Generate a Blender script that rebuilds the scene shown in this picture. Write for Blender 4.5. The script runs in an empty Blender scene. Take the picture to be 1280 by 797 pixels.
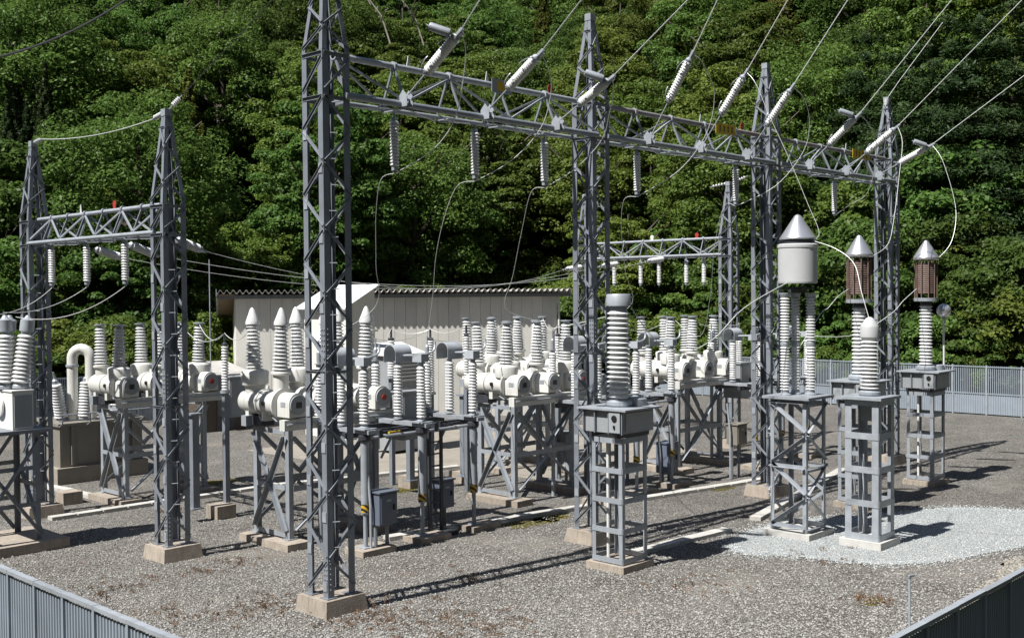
import bpy, math, random
import numpy as np
from mathutils import Vector, Matrix

SC = bpy.context.scene
COL = SC.collection
# ------------------------------------------------------------------ camera
F, CX, CY, HC = 1373.0, 640.0, 398.5, 5.2          # focal length in photo pixels, principal point, eye height (m)
RM = np.array([[0.6901, -0.0219, 0.7233], [-0.7236, -0.0103, 0.6901], [-0.0076, -0.9997, -0.0229]])
cam_d = bpy.data.cameras.new('camera'); cam = bpy.data.objects.new('camera', cam_d); COL.objects.link(cam)
r_, u_, f_ = Vector(RM[:, 0]), -Vector(RM[:, 1]), Vector(RM[:, 2])
cam.matrix_world = Matrix(((r_.x, u_.x, -f_.x, 0), (r_.y, u_.y, -f_.y, 0), (r_.z, u_.z, -f_.z, HC), (0, 0, 0, 1)))
cam_d.sensor_width = 36; cam_d.lens = F / 1280 * 36; cam_d.clip_end = 2000; cam_d.clip_start = 0.1
SC.camera = cam
# ------------------------------------------------------------------ light
EL = math.radians(56)
SUNH = Vector((-0.993, 0.119, 0))
w = bpy.data.worlds.new('World'); SC.world = w; w.use_nodes = True
nt = w.node_tree; bg = nt.nodes['Background']
sky = nt.nodes.new('ShaderNodeTexSky'); sky.sky_type = 'NISHITA'; sky.sun_disc = False
sky.sun_elevation = EL; sky.sun_rotation = math.atan2(SUNH.x, SUNH.y)
nt.links.new(sky.outputs[0], bg.inputs[0]); bg.inputs[1].default_value = 0.05
sd = bpy.data.lights.new('sun', 'SUN'); sd.energy = 5.0; sd.angle = math.radians(0.53); sd.color = (1.0, 0.975, 0.93)
so = bpy.data.objects.new('sun', sd); COL.objects.link(so); so.location = (-20, 3, 30)
trav = -(SUNH * math.cos(EL) + Vector((0, 0, math.sin(EL))))
so.rotation_euler = trav.to_track_quat('-Z', 'Y').to_euler()
SC.view_settings.view_transform = 'Standard'; SC.view_settings.look = 'None'
SC.view_settings.exposure = 0.72; SC.view_settings.gamma = 1
try:
    SC.cycles.max_bounces = 6; SC.cycles.diffuse_bounces = 3; SC.cycles.transmission_bounces = 3; SC.cycles.glossy_bounces = 2
    SC.cycles.caustics_reflective = False; SC.cycles.caustics_refractive = False
except Exception: pass

# ------------------------------------------------------------------ pixel -> place
def ray(px, py): return RM @ np.array([px - CX, py - CY, F])
def on_z(px, py, z=0.0):
    d = ray(px, py); t = (z - HC) / d[2]; return Vector((t * d[0], t * d[1], z))
def on_y(px, py, Y):
    d = ray(px, py); t = Y / d[1]; return Vector((t * d[0], Y, HC + t * d[2]))
def on_x(px, py, X):
    d = ray(px, py); t = X / d[0]; return Vector((X, t * d[1], HC + t * d[2]))
def at_d(px, py, dist):
    d = ray(px, py) * (dist / F); return Vector((d[0], d[1], HC + d[2]))

# ------------------------------------------------------------------ materials
def newmat(name):
    m = bpy.data.materials.new(name); m.use_nodes = True
    n = m.node_tree; return m, n, n.nodes['Principled BSDF']
def N(n, t, **kw):
    x = n.nodes.new(t)
    for k, v in kw.items(): setattr(x, k, v)
    return x
def ramp(n, stops, interp='LINEAR'):
    r = n.nodes.new('ShaderNodeValToRGB'); r.color_ramp.interpolation = interp
    while len(r.color_ramp.elements) < len(stops): r.color_ramp.elements.new(0.5)
    for e, (p, c) in zip(r.color_ramp.elements, stops):
        e.position = p; e.color = (*c, 1) if len(c) == 3 else c
    return r
ALB = {'white_porcelain': .87, 'cream_enamel': .83, 'bright_aluminium': .85, 'white_metal_sheet': .85, 'drum_white': .9, 'cream_wall_panel': .92, 'trough_lid_concrete': .8, 'new_concrete': .8, 'weathered_wire': .9, 'red_paint': .9, 'yellow_paint': .9, 'loose_white_stone': .8, 'footing_concrete': .78, 'galvanised_steel': .78, 'grey_enamel': .78}
def paint(name, col, rough=0.5, metal=0.0, var=0.12, scale=3.0, bump=0.0, dirt=None, dirt_amt=0.4, streak=False, spec=0.5):
    """painted / galvanised / ceramic surface: base colour with soft blotches, dirt streaks and per-object shade"""
    k = ALB.get(name, 0.72); col = tuple(c * k for c in col); dirt = tuple(c * k for c in dirt) if dirt else None
    m, n, b = newmat(name)
    tc = N(n, 'ShaderNodeNewGeometry')
    oi = N(n, 'ShaderNodeObjectInfo')
    no = N(n, 'ShaderNodeTexNoise'); no.inputs['Scale'].default_value = scale; no.inputs['Detail'].default_value = 6
    n.links.new(tc.outputs['Position'], no.inputs['Vector'])
    c2 = tuple(max(0, x * (1 - var)) for x in col); c1 = tuple(min(1, x * (1 + var)) for x in col)
    rp = ramp(n, [(0.3, c2), (0.7, c1)]); n.links.new(no.outputs['Fac'], rp.inputs[0])
    out = rp.outputs[0]
    if dirt:
        mp = N(n, 'ShaderNodeMapping'); mp.inputs['Scale'].default_value = (9, 9, 0.7) if streak else (2.2, 2.2, 2.2)
        n.links.new(tc.outputs['Position'], mp.inputs['Vector'])
        n2 = N(n, 'ShaderNodeTexNoise'); n2.inputs['Scale'].default_value = 1.6; n2.inputs['Detail'].default_value = 8; n2.inputs['Roughness'].default_value = 0.7
        n.links.new(mp.outputs[0], n2.inputs['Vector'])
        r2 = ramp(n, [(0.48, (0, 0, 0)), (0.75, (dirt_amt,) * 3)]); n.links.new(n2.outputs['Fac'], r2.inputs[0])
        mx = N(n, 'ShaderNodeMix', data_type='RGBA'); n.links.new(r2.outputs[0], mx.inputs[0])
        n.links.new(out, mx.inputs[6]); mx.inputs[7].default_value = (*dirt, 1); out = mx.outputs[2]
    hs = N(n, 'ShaderNodeHueSaturation'); n.links.new(out, hs.inputs['Color'])
    mr = N(n, 'ShaderNodeMapRange'); mr.inputs[3].default_value = 0.92; mr.inputs[4].default_value = 1.08
    n.links.new(oi.outputs['Random'], mr.inputs[0]); n.links.new(mr.outputs[0], hs.inputs['Value'])
    n.links.new(hs.outputs[0], b.inputs['Base Color'])
    b.inputs['Roughness'].default_value = rough; b.inputs['Metallic'].default_value = metal
    b.inputs['Specular IOR Level'].default_value = spec
    if bump:
        n3 = N(n, 'ShaderNodeTexNoise'); n3.inputs['Scale'].default_value = 40; n3.inputs['Detail'].default_value = 4
        n.links.new(tc.outputs['Position'], n3.inputs['Vector'])
        bp = N(n, 'ShaderNodeBump'); bp.inputs['Strength'].default_value = bump; bp.inputs['Distance'].default_value = 0.02
        n.links.new(n3.outputs['Fac'], bp.inputs['Height']); n.links.new(bp.outputs[0], b.inputs['Normal'])
    return m
M = {}
M['steel'] = paint('steel_blue_grey', (0.275, 0.303, 0.345), 0.5, 0.15, 0.10, 4, dirt=(0.20, 0.19, 0.18), dirt_amt=0.35, streak=True)
M['steel_mid'] = paint('stand_steel', (0.385, 0.42, 0.465), 0.5, 0.1, 0.10, 4, dirt=(0.24, 0.23, 0.22), dirt_amt=0.35, streak=True)
M['steel_light'] = paint('galvanised_steel', (0.42, 0.455, 0.50), 0.45, 0.2, 0.12, 6, dirt=(0.25, 0.25, 0.25), dirt_amt=0.3)
M['steel_rust'] = paint('rusty_chord_steel', (0.30, 0.29, 0.30), 0.6, 0.1, 0.15, 3, dirt=(0.20, 0.10, 0.055), dirt_amt=0.9)
M['white'] = paint('white_porcelain', (0.75, 0.76, 0.76), 0.22, 0, 0.05, 3, dirt=(0.40, 0.38, 0.35), dirt_amt=0.42, streak=True)
M['cream'] = paint('cream_enamel', (0.71, 0.71, 0.675), 0.38, 0, 0.04, 2, dirt=(0.36, 0.33, 0.28), dirt_amt=0.5, streak=True)
M['greybox'] = paint('grey_enamel', (0.37, 0.39, 0.41), 0.4, 0.0, 0.06, 3, dirt=(0.2, 0.2, 0.19), dirt_amt=0.3, streak=True)
M['navybox'] = paint('slate_blue_enamel', (0.16, 0.19, 0.25), 0.4, 0.0, 0.08, 3)
M['blueplate'] = paint('pale_blue_plate', (0.55, 0.59, 0.64), 0.4, 0.1, 0.08, 5)
M['alu'] = paint('bright_aluminium', (0.72, 0.73, 0.75), 0.28, 0.75, 0.06, 5)
M['drumwhite'] = paint('drum_white', (0.52, 0.53, 0.535), .5, 0, .05, 3)
M['rustmesh'] = paint('rusty_brown_mesh', (0.21, 0.14, 0.115), 0.75, 0.1, 0.25, 20, dirt=(0.26, 0.22, 0.2), dirt_amt=0.6)
M['darksteel'] = paint('dark_steel', (0.07, 0.075, 0.09), 0.5, 0.3, 0.15, 4)
M['black'] = paint('black_rubber', (0.015, 0.015, 0.017), 0.5)
M['red'] = paint('red_paint', (0.40, 0.045, 0.03), 0.45)
M['yellow'] = paint('yellow_paint', (0.62, 0.42, 0.03), 0.5, 0, 0.1, 8)
M['concrete'] = paint('footing_concrete', (0.40, 0.345, 0.285), 0.9, 0, 0.14, 5, bump=0.5, dirt=(0.16, 0.13, 0.10), dirt_amt=0.7, streak=True)
M['concrete_new'] = paint('new_concrete', (0.60, 0.59, 0.56), 0.9, 0, 0.08, 5, bump=0.4, dirt=(0.4, 0.38, 0.35), dirt_amt=0.4)
M['lid'] = paint('trough_lid_concrete', (0.56, 0.545, 0.51), 0.9, 0, 0.12, 6, bump=0.4, dirt=(0.28, 0.25, 0.2), dirt_amt=0.5)
M['pad'] = paint('pad_concrete', (0.36, 0.325, 0.275), 0.92, 0, 0.14, 1.5, bump=0.4, dirt=(0.18, 0.16, 0.13), dirt_amt=0.5)
M['wire'] = paint('weathered_wire', (0.72, 0.73, 0.72), 0.4, 0.1, 0.05)
M['wire_dark'] = paint('dark_wire', (0.10, 0.10, 0.10), 0.5, 0.3, 0.05)
M['wall'] = paint('cream_wall_panel', (0.80, 0.785, 0.73), 0.6, 0, 0.05, 1.2, dirt=(0.5, 0.47, 0.40), dirt_amt=0.3, streak=True)
M['roofmetal'] = paint('folded_roof_metal', (0.66, 0.64, 0.61), 0.55, 0.1, 0.12, 4, dirt=(0.38, 0.35, 0.31), dirt_amt=0.5)
M['soffit'] = paint('brown_soffit_boards', (0.24, 0.165, 0.10), 0.7, 0, 0.15, 6)
M['whitepanel'] = paint('white_metal_sheet', (0.78, 0.78, 0.76), 0.5, 0, 0.03, 2)
M['fence'] = paint('galvanised_fence_sheet', (0.37, 0.425, 0.49), 0.5, 0.08, 0.08, 2, dirt=(0.28, 0.3, 0.31), dirt_amt=0.4, streak=True)
M['transformer'] = paint('grey_green_transformer', (0.27, 0.25, 0.215), 0.5, 0, 0.08, 3, dirt=(0.18, 0.15, 0.12), dirt_amt=0.45, streak=True)
M['brick'] = paint('brown_door', (0.11, 0.085, 0.065), 0.8, 0, 0.15, 8)
def hazard():
    m, n, b = newmat('hazard_stripe'); g = N(n, 'ShaderNodeNewGeometry'); s = N(n, 'ShaderNodeSeparateXYZ'); n.links.new(g.outputs['Position'], s.inputs[0])
    a = N(n, 'ShaderNodeMath', operation='MULTIPLY_ADD'); n.links.new(s.outputs[0], a.inputs[0]); a.inputs[1].default_value = 0.9; n.links.new(s.outputs[2], a.inputs[2])
    c = N(n, 'ShaderNodeMath', operation='MULTIPLY'); n.links.new(a.outputs[0], c.inputs[0]); c.inputs[1].default_value = 9
    d = N(n, 'ShaderNodeMath', operation='FRACT'); n.links.new(c.outputs[0], d.inputs[0])
    r = ramp(n, [(0, (0.55, 0.34, 0.03)), (0.5, (0.02, 0.02, 0.02))], 'CONSTANT'); n.links.new(d.outputs[0], r.inputs[0]); n.links.new(r.outputs[0], b.inputs['Base Color'])
    b.inputs['Roughness'].default_value = 0.5; return m
M['hazard'] = hazard()

def gravel(name, stones, scale, macro, moss=None):
    m, n, b = newmat(name)
    g = N(n, 'ShaderNodeNewGeometry'); P = g.outputs['Position']
    v = N(n, 'ShaderNodeTexVoronoi'); v.inputs['Scale'].default_value = scale; n.links.new(P, v.inputs['Vector'])
    sx = N(n, 'ShaderNodeSeparateXYZ'); n.links.new(v.outputs['Color'], sx.inputs[0])
    rp = ramp(n, [(p_, tuple(c * (.78 if 'white' in name or 'beige' in name else .68) for c in q_)) for p_, q_ in stones]); n.links.new(sx.outputs[0], rp.inputs[0])
    dk = ramp(n, [(0.0, (1, 1, 1)), (0.55, (0.85,) * 3), (0.95, (0.26,) * 3)]); 
    dm = N(n, 'ShaderNodeMath', operation='MULTIPLY'); n.links.new(v.outputs['Distance'], dm.inputs[0]); dm.inputs[1].default_value = 1.35
    n.links.new(dm.outputs[0], dk.inputs[0])
    mul = N(n, 'ShaderNodeMix', data_type='RGBA', blend_type='MULTIPLY'); mul.inputs[0].default_value = 1.0
    n.links.new(rp.outputs[0], mul.inputs[6]); n.links.new(dk.outputs[0], mul.inputs[7])
    out = mul.outputs[2]
    no = N(n, 'ShaderNodeTexNoise'); no.inputs['Scale'].default_value = 0.55; no.inputs['Detail'].default_value = 7; no.inputs['Roughness'].default_value = 0.65; n.links.new(P, no.inputs['Vector'])
    r2 = ramp(n, macro); n.links.new(no.outputs['Fac'], r2.inputs[0])
    m2 = N(n, 'ShaderNodeMix', data_type='RGBA', blend_type='MULTIPLY'); m2.inputs[0].default_value = 1.0
    n.links.new(out, m2.inputs[6]); n.links.new(r2.outputs[0], m2.inputs[7]); out = m2.outputs[2]
    if moss:
        for (sc, lo, hi, col, off) in moss:
            mp = N(n, 'ShaderNodeMapping'); mp.inputs['Location'].default_value = (off, off * 2, 0); n.links.new(P, mp.inputs['Vector'])
            nn = N(n, 'ShaderNodeTexNoise'); nn.inputs['Scale'].default_value = sc; nn.inputs['Detail'].default_value = 9; nn.inputs['Roughness'].default_value = 0.72; n.links.new(mp.outputs[0], nn.inputs['Vector'])
            rr = ramp(n, [(lo, (0, 0, 0)), (hi, (0.8,) * 3)]); n.links.new(nn.outputs['Fac'], rr.inputs[0])
            mx = N(n, 'ShaderNodeMix', data_type='RGBA'); n.links.new(rr.outputs[0], mx.inputs[0]); n.links.new(out, mx.inputs[6]); mx.inputs[7].default_value = (*col, 1); out = mx.outputs[2]
    n.links.new(out, b.inputs['Base Color']); b.inputs['Roughness'].default_value = 0.95; b.inputs['Specular IOR Level'].default_value = 0.2
    inv = N(n, 'ShaderNodeMath', operation='SUBTRACT'); inv.inputs[0].default_value = 1; n.links.new(v.outputs['Distance'], inv.inputs[1])
    bp = N(n, 'ShaderNodeBump'); bp.inputs['Strength'].default_value = 0.9; bp.inputs['Distance'].default_value = 0.03
    n.links.new(inv.outputs[0], bp.inputs['Height']); n.links.new(bp.outputs[0], b.inputs['Normal'])
    return m
M['gravel'] = gravel('grey_gravel', [(0.0, (0.10, 0.095, 0.09)), (0.3, (0.29, 0.28, 0.265)), (0.65, (0.45, 0.44, 0.42)), (0.9, (0.58, 0.57, 0.54)), (1.0, (0.82, 0.81, 0.78))], 44,
                     [(0.28, (0.80, 0.75, 0.69)), (0.5, (1.02, 0.99, 0.95)), (0.72, (1.22, 1.20, 1.17))], [(0.9, 0.60, 0.78, (0.30, 0.20, 0.15), 3), (0.7, 0.66, 0.84, (0.20, 0.17, 0.07), 11), (0.35, 0.52, 0.80, (0.30, 0.27, 0.235), 27)])
M['gravel_white'] = gravel('white_crushed_stone', [(0.0, (0.58, 0.62, 0.63)), (0.5, (0.76, 0.81, 0.82)), (1.0, (0.90, 0.94, 0.94))], 46, [(0.3, (0.94, 0.94, 0.94)), (0.7, (1.0, 1.0, 1.0))])
M['gravel_beige'] = gravel('beige_crushed_stone', [(0.0, (0.34, 0.30, 0.24)), (0.5, (0.55, 0.50, 0.42)), (1.0, (0.70, 0.66, 0.58))], 24, [(0.3, (0.9, 0.9, 0.9)), (0.7, (1, 1, 1))])
M['soil'] = gravel('forest_floor', [(0.0, (0.04, 0.048, 0.022)), (1.0, (0.08, 0.088, 0.045))], 3, [(0.3, (0.7, 0.7, 0.7)), (0.7, (1, 1, 1))])
M['bark'] = paint('tree_bark', (0.11, 0.09, 0.07), 0.9, 0, 0.3, 5)

def leafmat(name, dark, light, trans=0.40, hue=0.014):
    m, n, b = newmat(name); n.nodes.remove(b); out = n.nodes['Material Output']
    g = N(n, 'ShaderNodeNewGeometry'); oi = N(n, 'ShaderNodeObjectInfo')
    rp = ramp(n, [(0.0, tuple(c * .98 for c in dark)), (1.0, tuple(c * .98 for c in light))])
    no = N(n, 'ShaderNodeTexNoise'); no.inputs['Scale'].default_value = 0.45; no.inputs['Detail'].default_value = 3; n.links.new(g.outputs['Position'], no.inputs['Vector'])
    ad = N(n, 'ShaderNodeMath', operation='MULTIPLY_ADD'); n.links.new(g.outputs['Random Per Island'], ad.inputs[0]); ad.inputs[1].default_value = 0.45
    mr0 = N(n, 'ShaderNodeMapRange'); mr0.inputs[1].default_value = 0.3; mr0.inputs[2].default_value = 0.7; mr0.inputs[3].default_value = 0; mr0.inputs[4].default_value = 0.55
    n.links.new(no.outputs['Fac'], mr0.inputs[0]); n.links.new(mr0.outputs[0], ad.inputs[2]); n.links.new(ad.outputs[0], rp.inputs[0])
    hs = N(n, 'ShaderNodeHueSaturation'); n.links.new(rp.outputs[0], hs.inputs['Color'])
    mr = N(n, 'ShaderNodeMapRange'); mr.inputs[3].default_value = 0.5 - hue; mr.inputs[4].default_value = 0.5 + hue; n.links.new(oi.outputs['Random'], mr.inputs[0]); n.links.new(mr.outputs[0], hs.inputs['Hue'])
    m3 = N(n, 'ShaderNodeMath', operation='MULTIPLY'); n.links.new(oi.outputs['Random'], m3.inputs[0]); m3.inputs[1].default_value = 7.13
    m4 = N(n, 'ShaderNodeMath', operation='FRACT'); n.links.new(m3.outputs[0], m4.inputs[0])
    mr2 = N(n, 'ShaderNodeMapRange'); mr2.inputs[3].default_value = 0.7; mr2.inputs[4].default_value = 1.35; n.links.new(m4.outputs[0], mr2.inputs[0]); n.links.new(mr2.outputs[0], hs.inputs['Value'])
    df = N(n, 'ShaderNodeBsdfDiffuse'); tr = N(n, 'ShaderNodeBsdfTranslucent'); gl = N(n, 'ShaderNodeBsdfGlossy'); gl.inputs['Roughness'].default_value = 0.45; gl.inputs['Color'].default_value = (1, 1, 1, 1)
    n.links.new(hs.outputs[0], df.inputs[0]); n.links.new(hs.outputs[0], tr.inputs[0])
    a = N(n, 'ShaderNodeMixShader'); a.inputs[0].default_value = trans; n.links.new(df.outputs[0], a.inputs[1]); n.links.new(tr.outputs[0], a.inputs[2])
    c = N(n, 'ShaderNodeMixShader'); c.inputs[0].default_value = 0.008; n.links.new(a.outputs[0], c.inputs[1]); n.links.new(gl.outputs[0], c.inputs[2])
    n.links.new(c.outputs[0], out.inputs[0]); return m
M['leaf'] = leafmat('broadleaf_green', (0.050, 0.100, 0.022), (0.125, 0.195, 0.042))
M['leaf_yellow'] = leafmat('yellow_green_leaf', (0.072, 0.118, 0.022), (0.165, 0.215, 0.044))
M['needle'] = leafmat('dark_needle_green', (0.022, 0.045, 0.016), (0.062, 0.095, 0.030), 0.2)
M['needle_light'] = leafmat('cedar_needle_green', (0.062, 0.078, 0.014), (0.150, 0.155, 0.030), 0.25)
M['dryweed'] = leafmat('dry_weed', (0.13, 0.085, 0.055), (0.27, 0.19, 0.12), 0.2)

# ------------------------------------------------------------------ mesh building
class MB:
    def __init__(s): s.v = []; s.f = []
    def add(s, vs, fs):
        k = len(s.v); s.v += [tuple(x) for x in vs]; s.f += [tuple(i + k for i in f) for f in fs]; return s
    def box(s, c, d):
        x, y, z = c; a, b, e = d[0] / 2, d[1] / 2, d[2] / 2
        return s.add([(x - a, y - b, z - e), (x + a, y - b, z - e), (x + a, y + b, z - e), (x - a, y + b, z - e), (x - a, y - b, z + e), (x + a, y - b, z + e), (x + a, y + b, z + e), (x - a, y + b, z + e)],
                     [(0, 3, 2, 1), (4, 5, 6, 7), (0, 1, 5, 4), (1, 2, 6, 5), (2, 3, 7, 6), (3, 0, 4, 7)])
    def span(s, x0, x1, y0, y1, z0, z1): return s.box(((x0 + x1) / 2, (y0 + y1) / 2, (z0 + z1) / 2), (x1 - x0, y1 - y0, z1 - z0))
    def prism(s, p, q, sec):                      # section points given as vectors relative to the axis
        n = len(sec); p, q = Vector(p), Vector(q)
        return s.add([p + c for c in sec] + [q + c for c in sec], [tuple(range(n))[::-1], tuple(range(n, 2 * n))] + [(i, (i + 1) % n, n + (i + 1) % n, n + i) for i in range(n)])
    def bar(s, p, q, w, h=None, up=(0, 0, 1)):
        h = h or w; p, q = Vector(p), Vector(q); d = (q - p).normalized(); up = Vector(up)
        if abs(d.dot(up)) > 0.98: up = Vector((0, 1, 0)) if abs(d.y) < 0.9 else Vector((1, 0, 0))
        a = d.cross(up).normalized(); b = a.cross(d)
        return s.prism(p, q, [a * w / 2 - b * h / 2, a * w / 2 + b * h / 2, -a * w / 2 + b * h / 2, -a * w / 2 - b * h / 2])
    def ang(s, p, q, w, t, d1, d2):
        d1, d2 = Vector(d1), Vector(d2)
        return s.prism(p, q, [Vector((0, 0, 0)), d1 * w, d1 * w + d2 * t, d1 * t + d2 * t, d1 * t + d2 * w, d2 * w])
    def tube(s, pts, r, n=8, caps=True):
        pts = [Vector(p) for p in pts]; m = len(pts); rs = r if isinstance(r, (list, tuple)) else [r] * m
        vs = []; a = None
        for i, p in enumerate(pts):
            d = (pts[min(i + 1, m - 1)] - pts[max(i - 1, 0)]).normalized()
            if a is None:
                a = d.cross(Vector((0, 0, 1)))
                if a.length < 0.05: a = d.cross(Vector((1, 0, 0)))
            a = (a - d * a.dot(d)).normalized(); b = d.cross(a)
            for k in range(n):
                t = 2 * math.pi * k / n; vs.append(p + (a * math.cos(t) + b * math.sin(t)) * rs[i])
        fs = [(i * n + k, i * n + (k + 1) % n, (i + 1) * n + (k + 1) % n, (i + 1) * n + k) for i in range(m - 1) for k in range(n)]
        if caps: fs += [tuple(range(n))[::-1], tuple(range((m - 1) * n, m * n))]
        return s.add(vs, fs)
    def lathe(s, prof, n=16, o=(0, 0, 0), axis=(0, 0, 1)):
        o = Vector(o); ax = Vector(axis).normalized(); e = Vector((1, 0, 0)) if abs(ax.x) < 0.9 else Vector((0, 1, 0))
        a = ax.cross(e).normalized(); b = ax.cross(a); m = len(prof)
        vs = [o + ax * z + (a * math.cos(2 * math.pi * k / n) + b * math.sin(2 * math.pi * k / n)) * max(r, 1e-4) for r, z in prof for k in range(n)]
        fs = [(i * n + k, i * n + (k + 1) % n, (i + 1) * n + (k + 1) % n, (i + 1) * n + k) for i in range(m - 1) for k in range(n)]
        fs += [tuple(range(n))[::-1], tuple(range((m - 1) * n, m * n))]
        return s.add(vs, fs)
    def mesh(s, name, smooth=None):
        me = bpy.data.meshes.new(name); me.from_pydata(s.v, [], s.f); 
        if smooth:
            me.polygons.foreach_set('use_smooth', [True] * len(me.polygons)); me.set_sharp_from_angle(angle=math.radians(smooth))
        me.update(); return me
def obj(name, mesh, mat, parent=None, loc=None):
    if isinstance(mesh, MB): mesh = mesh.mesh(name)
    if mat and not mesh.materials: mesh.materials.append(M[mat] if isinstance(mat, str) else mat)
    o = bpy.data.objects.new(name, mesh); COL.objects.link(o)
    if parent: o.parent = parent
    if loc is not None: o.location = loc
    return o
def tag(o, label, cat, group=None):
    o['label'] = label; o['category'] = cat
    if group: o['group'] = group
    return o
def thing(name, label, cat, loc=(0, 0, 0), group=None, rz=0):
    o = bpy.data.objects.new(name, None); COL.objects.link(o); o.location = loc; o.rotation_euler = (0, 0, rz); o.empty_display_size = 0.2
    return tag(o, label, cat, group)
def part(name, parent, loc=(0, 0, 0)):
    o = bpy.data.objects.new(name, None); COL.objects.link(o); o.parent = parent; o.location = loc; o.empty_display_size = 0.1; return o
def dup(root, loc=None, parent=None):
    c = root.copy(); COL.objects.link(c)
    if parent: c.parent = parent
    if loc is not None: c.location = loc
    for ch in list(root.children): dup(ch, None, c)
    return c
def struct(o): o['kind'] = 'structure'; return o
random.seed(7)

# ------------------------------------------------------------------ ground
def sheet(name, pts, z, mat, jag=0.0, step=0.12):
    P = [Vector((x, y, z)) for x, y in pts]
    if jag:
        Q = []
        for i, p in enumerate(P):
            q = P[(i + 1) % len(P)]; k = max(2, int((q - p).length / step))
            for j in range(k):
                a = p.lerp(q, j / k); Q.append(a + Vector((random.uniform(-jag, jag), random.uniform(-jag, jag), 0)))
        P = Q
    return obj(name, MB().add(P, [tuple(range(len(P)))]), mat)
def smooth_loop(pts, n=6):
    out = []; m = len(pts)
    for i in range(m):
        p0, p1, p2, p3 = [np.array(pts[(i + k - 1) % m], float) for k in range(4)]
        for j in range(n):
            t = j / n; out.append(tuple(0.5 * ((2 * p1) + (-p0 + p2) * t + (2 * p0 - 5 * p1 + 4 * p2 - p3) * t * t + (-p0 + 3 * p1 - 3 * p2 + p3) * t ** 3)))
    return out
struct(sheet('ground', [(-600, -600), (900, -600), (900, 900), (-600, 900)], -0.004, 'soil'))
struct(sheet('gravel_yard', [(5.45, 4.55), (47, 4.55), (47, 43), (5.45, 43)], 0.0, 'gravel'))
patch = [(19.3, 12.35), (20.6, 12.7), (22.4, 12.55), (24.0, 11.6), (25.6, 10.9), (26.6, 10.0), (27.0, 8.6), (26.0, 7.4), (23.0, 7.9), (20.6, 8.7), (19.7, 9.6), (19.35, 10.8), (18.9, 11.7)]
struct(sheet('white_gravel_patch', smooth_loop(patch), 0.006, 'gravel_white', 0.05, 0.07))
struct(sheet('beige_gravel_patch', smooth_loop([(17.0, 6.4), (18.4, 7.2), (20.4, 7.4), (22.5, 7.5), (22.5, 4.7), (16.6, 4.7)]), 0.004, 'gravel_beige', 0.09, 0.07))
struct(sheet('concrete_pad', [(22.6, 20.6), (30.5, 20.6), (30.5, 32), (20.5, 32), (20.5, 24.6), (22.6, 24.6)], 0.005, 'pad'))

# ------------------------------------------------------------------ wooded slope
rng = np.random.default_rng(11)
def bearing_px(X, Y):
    d = 0.7233 * X + 0.6901 * Y; l = 0.6901 * X - 0.7236 * Y; return 640 + F * l / max(d, 1e-3), d
def hill_h(X, Y):
    s = max(X - 50.0, Y - 47.5)
    back = max(-9.0 - X, -9.0 - Y)  # unseen slope behind the camera, added to block low sky light
    if back > s: return max(0, .8 * back) if back > 0 else 0.0
    if s <= 0: return 0.0
    px, d = bearing_px(X, Y) if (0.7233 * X + 0.6901 * Y) > 1 else (640, 1)
    k = min(1, max(0, (px - 5) / 70)); k = k * k * (3 - 2 * k); cap = 17 + 70 * k
    h = 0.62 * s + 0.0016 * s * s + 1.3 * math.sin(X * .13 + 1) * math.sin(Y * .11) * min(1, s / 15) + 2.2 * math.sin(X * .045) * math.cos(Y * .05) * min(1, s / 25)
    h = max(0, h)
    return cap * (1 - math.exp(-h / cap)) if h > cap * .5 and cap < 60 else h
gx = np.arange(-120, 231, 5.0); gv = []; gi = []
for X in gx:
    for Y in gx: gv.append((X, Y, hill_h(X, Y) - .3))
n = len(gx)
for i in range(n - 1):
    for j in range(n - 1):
        if max(gx[i + 1] - 50, gx[j + 1] - 47.5, -9 - gx[i], -9 - gx[j]) > 0: gi.append((i * n + j, (i + 1) * n + j, (i + 1) * n + j + 1, i * n + j + 1))
hm = bpy.data.meshes.new('hillside'); hm.from_pydata(gv, [], gi); hm.polygons.foreach_set('use_smooth', [True] * len(gi)); struct(obj('hillside', hm, 'soil'))

def leaf_mesh(name, C, Nn, ln, wd, mat):
    n = len(C); r = rng.normal(size=(n, 3)); t = np.cross(Nn, r); t /= np.linalg.norm(t, axis=1)[:, None] + 1e-9; b = np.cross(Nn, t)
    L = (ln * rng.uniform(.7, 1.25, n))[:, None]; W = (wd * rng.uniform(.7, 1.25, n))[:, None]
    V = np.stack([C - t * L / 2, C + b * W / 2 - Nn * W * .15, C + t * L / 2, C - b * W / 2 - Nn * W * .15], 1).reshape(-1, 3)
    me = bpy.data.meshes.new(name); me.vertices.add(4 * n); me.vertices.foreach_set('co', V.astype(np.float32).ravel())
    me.loops.add(4 * n); me.loops.foreach_set('vertex_index', np.arange(4 * n, dtype=np.int32)); me.polygons.add(n); me.polygons.foreach_set('loop_start', np.arange(0, 4 * n, 4, dtype=np.int32))
    me.update(); me.validate(); me.materials.append(M[mat]); return me
def unit(n, zmin=-1.0):
    out = np.zeros((0, 3))
    while len(out) < n:
        v = rng.normal(size=(n * 2, 3)); v /= np.linalg.norm(v, axis=1)[:, None]; out = np.vstack([out, v[v[:, 2] > zmin]])
    return out[:n]
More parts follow.
